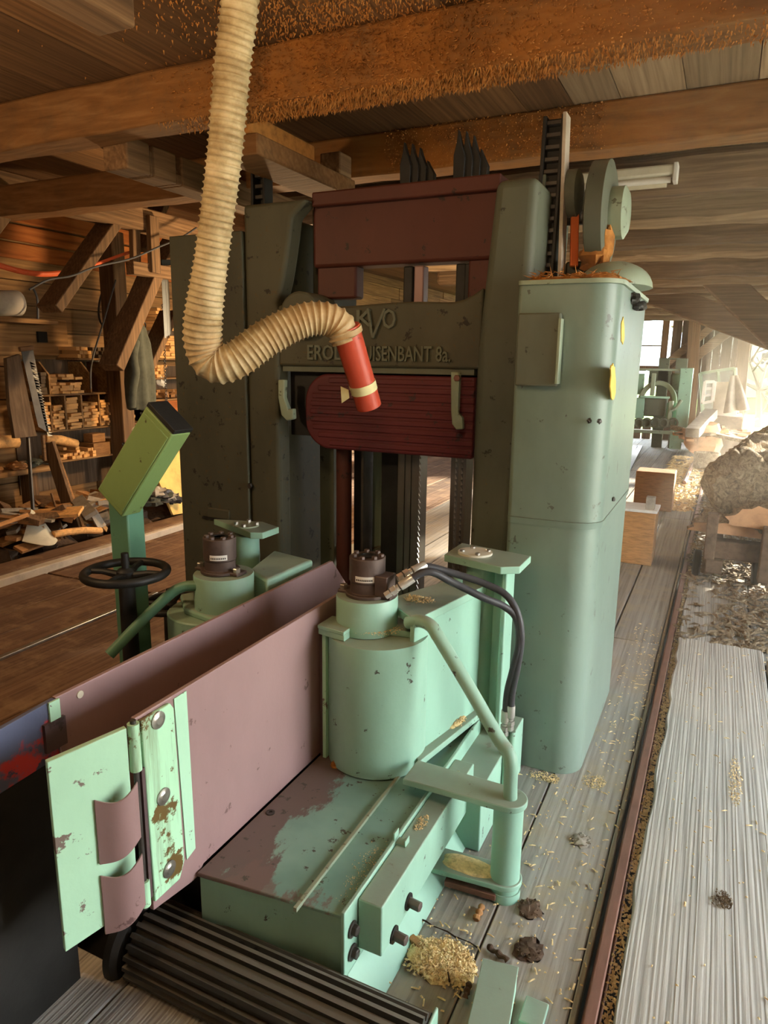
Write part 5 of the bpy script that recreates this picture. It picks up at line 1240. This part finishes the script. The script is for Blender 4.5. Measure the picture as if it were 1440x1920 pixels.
def slab(nm, p0, p1, rx, rz, label, seed, flat=False, mat='bark'):
    p0 = Vector(p0); p1 = Vector(p1); d = (p1-p0); L = d.length; d.normalize(); s = d.cross(Vector((0, 0, 1))).normalized(); u = s.cross(d); n = 30; m = int(L/.045); vs = []
    for i in range(m+1):
        c = p0+d*L*i/m
        for j in range(n):
            t = 2*math.pi*j/n; e = Vector((math.cos(t)*2.2, math.sin(t)*2.2, i*.16+seed*9)); k_ = (1+.2*noise.noise(e)+.16*noise.noise(e*2.7)+.12*noise.noise(e*6))*(1 if flat else min(1, .55+.45*min(i, m-i)/5))
            zz = math.sin(t)*rz*k_
            if flat and zz < -rz*.25: zz = -rz*.25
            vs.append(c+s*math.cos(t)*rx*k_+u*zz)
    root = thing(nm, p0, label, 'log', 'slabs and logs on the cart')
    mb = MB(); mb.add(vs, [(i*n+j, i*n+(j+1) % n, (i+1)*n+(j+1) % n, (i+1)*n+j) for i in range(m) for j in range(n)]); mb.build('bark', mat, root, ang=70)
    mb = MB(); c = p0-d*.004; mb.add([p+d*-.001 for p in vs[:n]]+[p+d*.001 for p in vs[-n:]], [tuple(range(n-1, -1, -1)), tuple(range(n, 2*n))]); mb.build('cut_end', 'logend' if flat else mat, root)
    del root['group']; return root
slab('bark_slab', (.14, 6.1, .68), (.62, 8.5, .80), .27, .27, 'upright bark covered slab at the left edge of the log cart', 1)
slab('bark_slab', (.42, 5.75, .50), (.95, 8.4, .62), .30, .13, 'thick bark slab with pale cut face, right front on the cart', 2, True)
slab('bark_slab', (.45, 6.3, .82), (.95, 8.9, .88), .28, .16, 'bark slab on top of the heap on the cart', 3)
slab('bark_slab', (.12, 5.85, .40), (.40, 8.3, .42), .26, .07, 'thin flat bark slab lowest on the cart front', 4, True)
slab('bark_slab', (.95, 6.0, .70), (1.4, 8.6, .8), .25, .2, 'bark slab at the far right side of the cart', 5)
slab('bark_slab', (.55, 7.6, .98), (1.1, 9.9, .98), .25, .16, 'bark slab lying far back over the cart heap', 6)
# litter of bark and chips
mb = MB()
for i in range(5200):
    y = 4.4+random.random()**1.3*12; x = random.uniform(-.14, 1.2) if random.random() < .75 else random.gauss(.35, .35)
    if not -.14 < x < 2.2: continue
    if y < 5.6 and x < .12 and random.random() < .6: continue
    zf = .012 if y < 9.4 else 0
    L = random.uniform(.02, .09)*(1+.08*y); a_ = random.uniform(0, 6.28); d = Vector((math.cos(a_), math.sin(a_), random.uniform(-.1, .25)))*L; s = Vector((-d.y, d.x, 0)).normalized()*random.uniform(.004, .012)*(1+.05*y); p = Vector((x, y, zf+random.uniform(.004, .02)))
    mb.add([p-d/2-s, p-d/2+s, p+d/2+s, p+d/2-s, p+Vector((0, 0, .014))], [(0, 1, 4), (1, 2, 4), (2, 3, 4), (3, 0, 4), (3, 2, 1, 0)])
tag(mb.build('bark_litter', 'bark'), 'litter of bark bits and chips covering the floor around the log cart', 'litter', kind='stuff')
mb = MB()
for i in range(900):
    y = random.uniform(8.6, 14); x = random.uniform(-.72, -.15) if y > 9.5 else random.uniform(-.5, -.2)
    L = random.uniform(.04, .16); a_ = random.uniform(0, 6.28); d = Vector((math.cos(a_), math.sin(a_), 0))*L; s = Vector((-d.y, d.x, 0)).normalized()*random.uniform(.008, .02); p = Vector((x, y, .006))
    mb.add([p-d/2-s, p-d/2+s, p+d/2+s, p+d/2-s, p+Vector((0, 0, .016))], [(0, 1, 4), (1, 2, 4), (2, 3, 4), (3, 0, 4), (3, 2, 1, 0)])
tag(mb.build('chip_litter', 'sawdust'), 'pale chip litter on the far floor in front of the green carriage', 'litter', kind='stuff')
# far rails
for (pa, pb, lb) in (((1158, 905), (1213, 818), 'dark thin floor rail running to the far green carriage, left one'), ((1165, 905), (1222, 818), 'dark thin floor rail running to the far green carriage, right one')):
    a = P(*pa, z=0); b = P(*pb, z=0); mb = MB(); mb.beam((a.x, a.y, .012), (b.x, 15.2, .012), .09, .03); o = mb.build('floor_rail', 'black', bevel=.004); rebase(o); tag(o, lb, 'rail')
mb = MB(); mb.tube(spline([P(1283, 905, z=.03), P(1300, 870, z=.03), P(1330, 835, z=.03), P(1372, 805, z=.03), P(1420, 785, z=.03)], .15), .03, 8); o = mb.build('curved_rail', 'rust'); rebase(o); tag(o, 'thin rusty curved rail half buried in the chips beyond the log cart', 'rail')
# green carriage
GY = 14.6
def g(px, py, y=GY): return P(px, py, y=y)
gm = thing('saw_carriage', (g(1235, 800).x, GY, 0), 'far green carriage with a row of roller ends and a wheel arch', 'carriage')
zb = max(.02, g(1260, 835).z); L_, R_ = g(1150, 700).x, g(1284, 700).x
def gbox(px0, py0, px1, py1, mat, nm, y=GY, d=.1, bev=.01):
    a = g(px0, py0, y); b = g(px1, py1, y); mb = MB(); mb.box(min(a.x, b.x), max(a.x, b.x), y, y+d, min(a.z, b.z), max(a.z, b.z)); return mb.build(nm, mat, gm, bevel=bev)
gbox(1150, 690, 1284, 696, 'castedge', 'top_bar'); gbox(1276, 690, 1286, 830, 'mint', 'side_post', GY-.05, .15); gbox(1150, 797, 1280, 803, 'castgrey', 'lower_bar'); gbox(1254, 752, 1258, 800, 'castedge', 'side_post')
gbox(1150, 785, 1278, 798, 'castgrey', 'roller_bed'); gbox(1258, 800, 1276, 843, 'mint', 'foot', GY-.02, .14); gbox(1150, 803, 1262, 815, 'castedge', 'base_bar', GY-.1)
for px in (1168, 1180, 1197, 1212, 1228, 1244, 1262):
    q = g(px, 793, GY-.03); mb = MB(); mb.lathe((q.x, GY+.05, q.z), [(.04, 0), (.10, 0), (.10, .12), (.07, .125), (.055, .09), (.0, .09)], 20, (0, -1, 0)); mb.build('roller_end', 'castgrey', gm)
q = g(1229, 770)
pts = []
for i in range(17): a_ = math.pi*i/16; pts.append((q.x+.36*math.cos(a_), GY+.15, q.z+.42*math.sin(a_)+.15))
for i in range(17): a_ = math.pi-math.pi*i/16; pts.append((q.x+.27*math.cos(a_), GY+.15, q.z+.33*math.sin(a_)+.15))
mb = MB(); mb.prism(pts, (0, .12, 0)); mb.build('wheel_arch', 'castedge', gm, bevel=.01)
gbox(1208, 745, 1248, 782, 'castgrey', 'gear_case', GY+.1, .3, .03); gbox(1200, 742, 1255, 748, 'mint', 'cross_bar', GY+.02); gbox(1183, 745, 1206, 785, 'mint', 'side_plate', GY+.1); gbox(1250, 755, 1275, 790, 'mint', 'side_plate', GY+.15)
mb = MB(); mb.tube([g(1258, 770, GY-.05), g(1268, 765, GY-.05), g(1278, 750, GY-.05)], .03, 10); mb.build('lever', 'castedge', gm)
gbox(1258, 700, 1276, 735, 'castgrey', 'gear_case', GY+.2, .3, .04); gbox(1190, 700, 1205, 740, 'mint', 'bracket', GY+.2); gbox(1222, 700, 1226, 742, 'castedge', 'bracket', GY+.1)
bk = thing('backrest_frame', (g(1240, 680, 15.2).x, 15.3, 0), 'grey panel on a thin frame standing behind the far green carriage', 'frame')
def bbox(px0, py0, px1, py1, mat, nm, y=15.3, d=.05):
    a = g(px0, py0, y); b = g(px1, py1, y); mb = MB(); mb.box(a.x, b.x, y, y+d, b.z, a.z); return mb.build(nm, mat, bk, bevel=.006)
bbox(1216, 690, 1258, 692, 'castgrey', 'rail'); bbox(1218, 690, 1257, 725, 'castgrey', 'panel'); bbox(1236, 671, 1272, 674, 'castgrey', 'rail'); bbox(1268, 672, 1272, 850, 'castgrey', 'upright'); bbox(1236, 672, 1239, 850, 'castgrey', 'upright')
# leaning window sash, white sash, tarp and rubbish by the end wall
def frame_thing(pts, y0, y1, nm, label, cat, mat, glassmat, bars):
    q = [P(*p, y=y0 if i < 2 else y1) for i, p in enumerate(pts)]   # tl,tr (back), br,bl (front)
    root = thing(nm, (q[3]+q[2])/2, label, cat); tl, tr, br, bl_ = q
    def pt(u, v): return tl.lerp(tr, u).lerp(bl_.lerp(br, u), v)
    for (a, b) in ((pt(0, 0), pt(1, 0)), (pt(1, 0), pt(1, 1)), (pt(1, 1), pt(0, 1)), (pt(0, 1), pt(0, 0))):
        mb = MB(); mb.beam(a, b, .06, .05); mb.build('sash_bar', mat, root, bevel=.004)
    for (u0, v0, u1, v1) in bars:
        mb = MB(); mb.beam(pt(u0, v0), pt(u1, v1), .04, .04); mb.build('glazing_bar', mat, root)
    mb = MB(); mb.prism([pt(.02, .02), pt(.98, .02), pt(.98, .98), pt(.02, .98)], (0, .008, 0)); mb.build('pane', glassmat, root)
    return root
frame_thing([(1313, 700), (1378, 690), (1382, 775), (1318, 775)], 15.3, 14.9, 'window_sash', 'large old grey window sash leaning by the far wall post', 'window sash', 'castedge', 'glass', [(.52, 0, .52, 1)])
frame_thing([(1322, 716), (1340, 716), (1336, 752), (1317, 756)], 14.6, 14.4, 'window_sash', 'small white six-pane window sash leaning on the old grey sash', 'window sash', 'white', 'glass', [(0, .33, 1, .33), (0, .66, 1, .66), (.9, 0, .9, 1)])
mb = MB(); q = [P(1342, 716, y=14.7), P(1376, 716, y=14.7), P(1382, 779, y=14.4), P(1335, 779, y=14.4)]; mb.prism(q, (0, .03, 0)); o = mb.build('leaning_board', 'tarp', bevel=.004); rebase(o); tag(o, 'pale flat board leaning between white sash and draped cover', 'board')
mb = MB(); n = 14; vs = []
tl, tr, bl_, br_ = P(1370, 705, y=14.7), P(1384, 705, y=14.7), P(1358, 775, y=14.1), P(1404, 768, y=14.1)
for i in range(n+1):
    for j in range(n+1):
        s = j/n; t = i/n; p = tl.lerp(tr, s).lerp(bl_.lerp(br_, s), t)+Vector((0, -.12*math.sin(s*9)*t, 0)); vs.append(p)
m2 = n+1; mb.add(vs, [(i*m2+j, i*m2+j+1, (i+1)*m2+j+1, (i+1)*m2+j) for i in range(n) for j in range(n)]); o = mb.build('draped_cover', 'tarp', ang=80); s_ = o.modifiers.new('thick', 'SOLIDIFY'); s_.thickness = .02; rebase(o); tag(o, 'pale draped plastic cover at the foot of the right end post', 'cover')
a = P(1310, 780, y=14.9); b = P(1392, 780, y=14.9); mb = MB(); zt_ = P(1330, 776, y=14.45).z
for i in range(3): mb.box(a.x, b.x, 14.25+i*.38, 14.6+i*.38, .0, zt_-.02)
o = mb.build('timber_stack', 'barkdark', bevel=.01); rebase(o); tag(o, 'low dark timber stack under the leaning window sashes at the end wall', 'timber')
mb = MB(); a = P(1298, 812, y=12.6); b = P(1333, 775, y=13.8); mb.beam(a, b, .22, .16); o = mb.build('grey_beam', 'grey_offcut', bevel=.01); rebase(o); tag(o, 'pale grey beam lying slanted on the far rubbish heap', 'beam')
for i in range(34):
    px = random.uniform(1288, 1400); py = random.uniform(765, 815); y = random.uniform(12.8, 14.3); q = P(px, py, y=y); z = max(.04, min(q.z, .5)); a_ = random.uniform(0, 3.14); L = random.uniform(.3, .8); d = Vector((math.cos(a_), math.sin(a_), random.uniform(-.3, .3))).normalized()*L/2
    mb = MB(); mb.beam(Vector((q.x, q.y, z))-d, Vector((q.x, q.y, z))+d, random.uniform(.06, .2), random.uniform(.03, .08)); o = mb.build('offcut', random.choice(['grey_offcut', 'offcut', 'logend', 'bark']), bevel=.004); rebase(o); tag(o, 'broken wood piece in the far rubbish heap by the end wall', 'offcut', 'wood pieces in the far rubbish heap')
mb = MB(); q = P(1323, 790, y=13.2); mb.lump((q.x, q.y, .42), (.32, .28, .3), 2, .2, flat=-.4); o = mb.build('rubble_lump', 'logend'); rebase(o); tag(o, 'reddish lump on top of the far rubbish heap', 'lump')
mb = MB(); q = P(1330, 815, y=12.4); mb.lathe((q.x, q.y, .02), [(.16, 0), (.19, .03), (.2, .26), (.17, .26), (.16, .05)], 20); o = mb.build('wicker_basket', 'bark'); rebase(o); tag(o, 'small round basket in front of the far rubbish heap', 'basket')
for (px, py, w, lb) in ((1430, 822, .35, 'sunlit pale plank end lying right behind the log cart, upper one'), (1432, 835, .35, 'sunlit pale plank end lying right behind the log cart, lower one')):
    q = P(px, py, y=10.5); mb = MB(); mb.box(q.x-.2, q.x+1.2, 10.3, 10.3+w, q.z-.05, q.z); o = mb.build('pale_plank', 'white', bevel=.006); rebase(o); tag(o, lb, 'plank')
q = P(1432, 845, y=10.5); mb = MB(); mb.box(q.x-.1, q.x+1.0, 10.35, 10.6, .0, q.z-.02); o = mb.build('timber_stack', 'barkdark'); rebase(o); tag(o, 'dark timber carrying the sunlit pale planks behind the cart', 'timber')
# outdoors
mb = MB(); mb.box(-40, 60, 17.6, 120, -.4, -.3); structure(mb.build('ground', 'grass')); mb = MB(); mb.box(3.3, 60, -40, 17.6, -.4, -.3); structure(mb.build('ground', 'bounce_ground'))  # side yard is unseen, made pale to bounce light onto the ceiling
hs = thing('house', (6, 46, -.3), 'cream house with a brown roof far outside the right opening', 'house')
q0 = P(1395, 640, y=46)
mb = MB(); mb.box(q0.x-3, q0.x+9, 46, 54, -.3, 4.0); mb.build('wall', 'house', hs)
mb = MB(); mb.prism([(q0.x-4, 45.5, 3.9), (q0.x-4, 54.5, 3.9), (q0.x-4, 50, 7.4)], (14, 0, 0)); mb.build('roof', 'roofred', hs)
for i in range(4):
    mb = MB(); mb.box(q0.x-1.5+i*2.5, q0.x-.3+i*2.5, 45.93, 46.0, 1, 2.4); mb.build('window', 'pit', hs)
tr = thing('bare_tree', P(1425, 720, y=26), 'bare branching tree outside the right opening', 'tree'); base = Vector((P(1432, 720, y=26).x, 26, -.3))
def branch(mb, p, d, L, r, dep):
    q = p+d*L; mb.tube([p, p.lerp(q, .5)+Vector((random.gauss(0, .04), random.gauss(0, .04), 0))*L, q], [r, r*.8, r*.6], 6)
    if dep: 
        for i in range(3): branch(mb, q if i else p.lerp(q, .7), (d+Vector((random.gauss(0, .6), random.gauss(0, .6), random.gauss(.1, .35)))).normalized(), L*random.uniform(.6, .8), r*.58, dep-1)
mb = MB(); branch(mb, base, Vector((-.1, 0, 1)), 1.3, .12, 0); mb.build('trunk', 'branch', tr)
mb = MB()
for i in range(4): branch(mb, base+Vector((-.1, 0, 1.2)), Vector((random.gauss(0, .6), random.gauss(0, .5), .8)).normalized(), 1.0, .07, 4)
mb.build('branches', 'branch', tr)
for i in range(6):
    mb = MB(); x = 1.5+i*5.6; mb.lump((x, 34+random.uniform(-1, 1), .4), (1.9, 1.4, random.uniform(1.2, 2.0)), i, .35, 3, 20, 14, flat=-.7); o = mb.build('hedge_bush', 'hedge'); rebase(o); tag(o, 'pale round bush in the row far outside the end wall', 'bush', 'bushes outside the end wall')
mb = MB(); 
for i in range(30):
    a = math.pi*2*i/30
mb.lump((-6, 150, -2), (90, 20, 13), 3, .15, 2, 40, 20, flat=0); o = mb.build('hills', 'farhill'); structure(o)
# unseen rear wall behind the camera, added to keep frontal light out
mb = MB(); x = -6.4
while x < 3.3:
    w = random.uniform(.2, .3); mb.box(x, x+w-.006, -1.66, -1.62, 0, 3.2); x += w
structure(mb.build('wall_front_blocker', 'endwall'))

# scatter volume added in the right hand aisle, imitates lens glare
mb = MB(); mb.box(-.34, 3.0, 1.2, 16.9, .04, 2.59)
hk = bpy.data.materials.new('glare_scatter'); hk.use_nodes = True; hn = hk.node_tree; hn.nodes.remove(hn.nodes['Principled BSDF'])
vs_ = hn.nodes.new('ShaderNodeVolumeScatter'); vs_.inputs['Color'].default_value = (1.0, .90, .74, 1); vs_.inputs['Density'].default_value = .017; vs_.inputs['Anisotropy'].default_value = .35
hn.links.new(vs_.outputs[0], hn.nodes['Material Output'].inputs['Volume'])
o = mb.build('glare_haze', hk); tag(o, 'thin haze added in the right hand aisle in place of lens glare', 'haze', kind='stuff')

mb = MB()
for i in range(1500):
    if i % 3: x = random.uniform(-.66, -.18); y = random.uniform(1.2, 4.6)
    else: x = random.uniform(-.05, 1.0); y = random.uniform(.9, 4.3)
    if x < -.36 and y > 2.6: continue
    zf = .035 if x > -.1 else .004
    L = random.choice([.003, .004, .005, .012]); a_ = random.uniform(0, 6.28); d = Vector((math.cos(a_), math.sin(a_), 0))*L; s = Vector((-d.y, d.x, 0)).normalized()*random.uniform(.0015, .003); p = Vector((x, y, zf))
    mb.add([p-d-s, p-d+s, p+d+s, p+d-s, p+Vector((0, 0, .004))], [(0, 1, 4), (1, 2, 4), (2, 3, 4), (3, 0, 4), (3, 2, 1, 0)])
tag(mb.build('floor_crumbs', 'sawdust'), 'loose crumbs and splinters strewn over the near planks beside the rail', 'crumbs', kind='stuff')
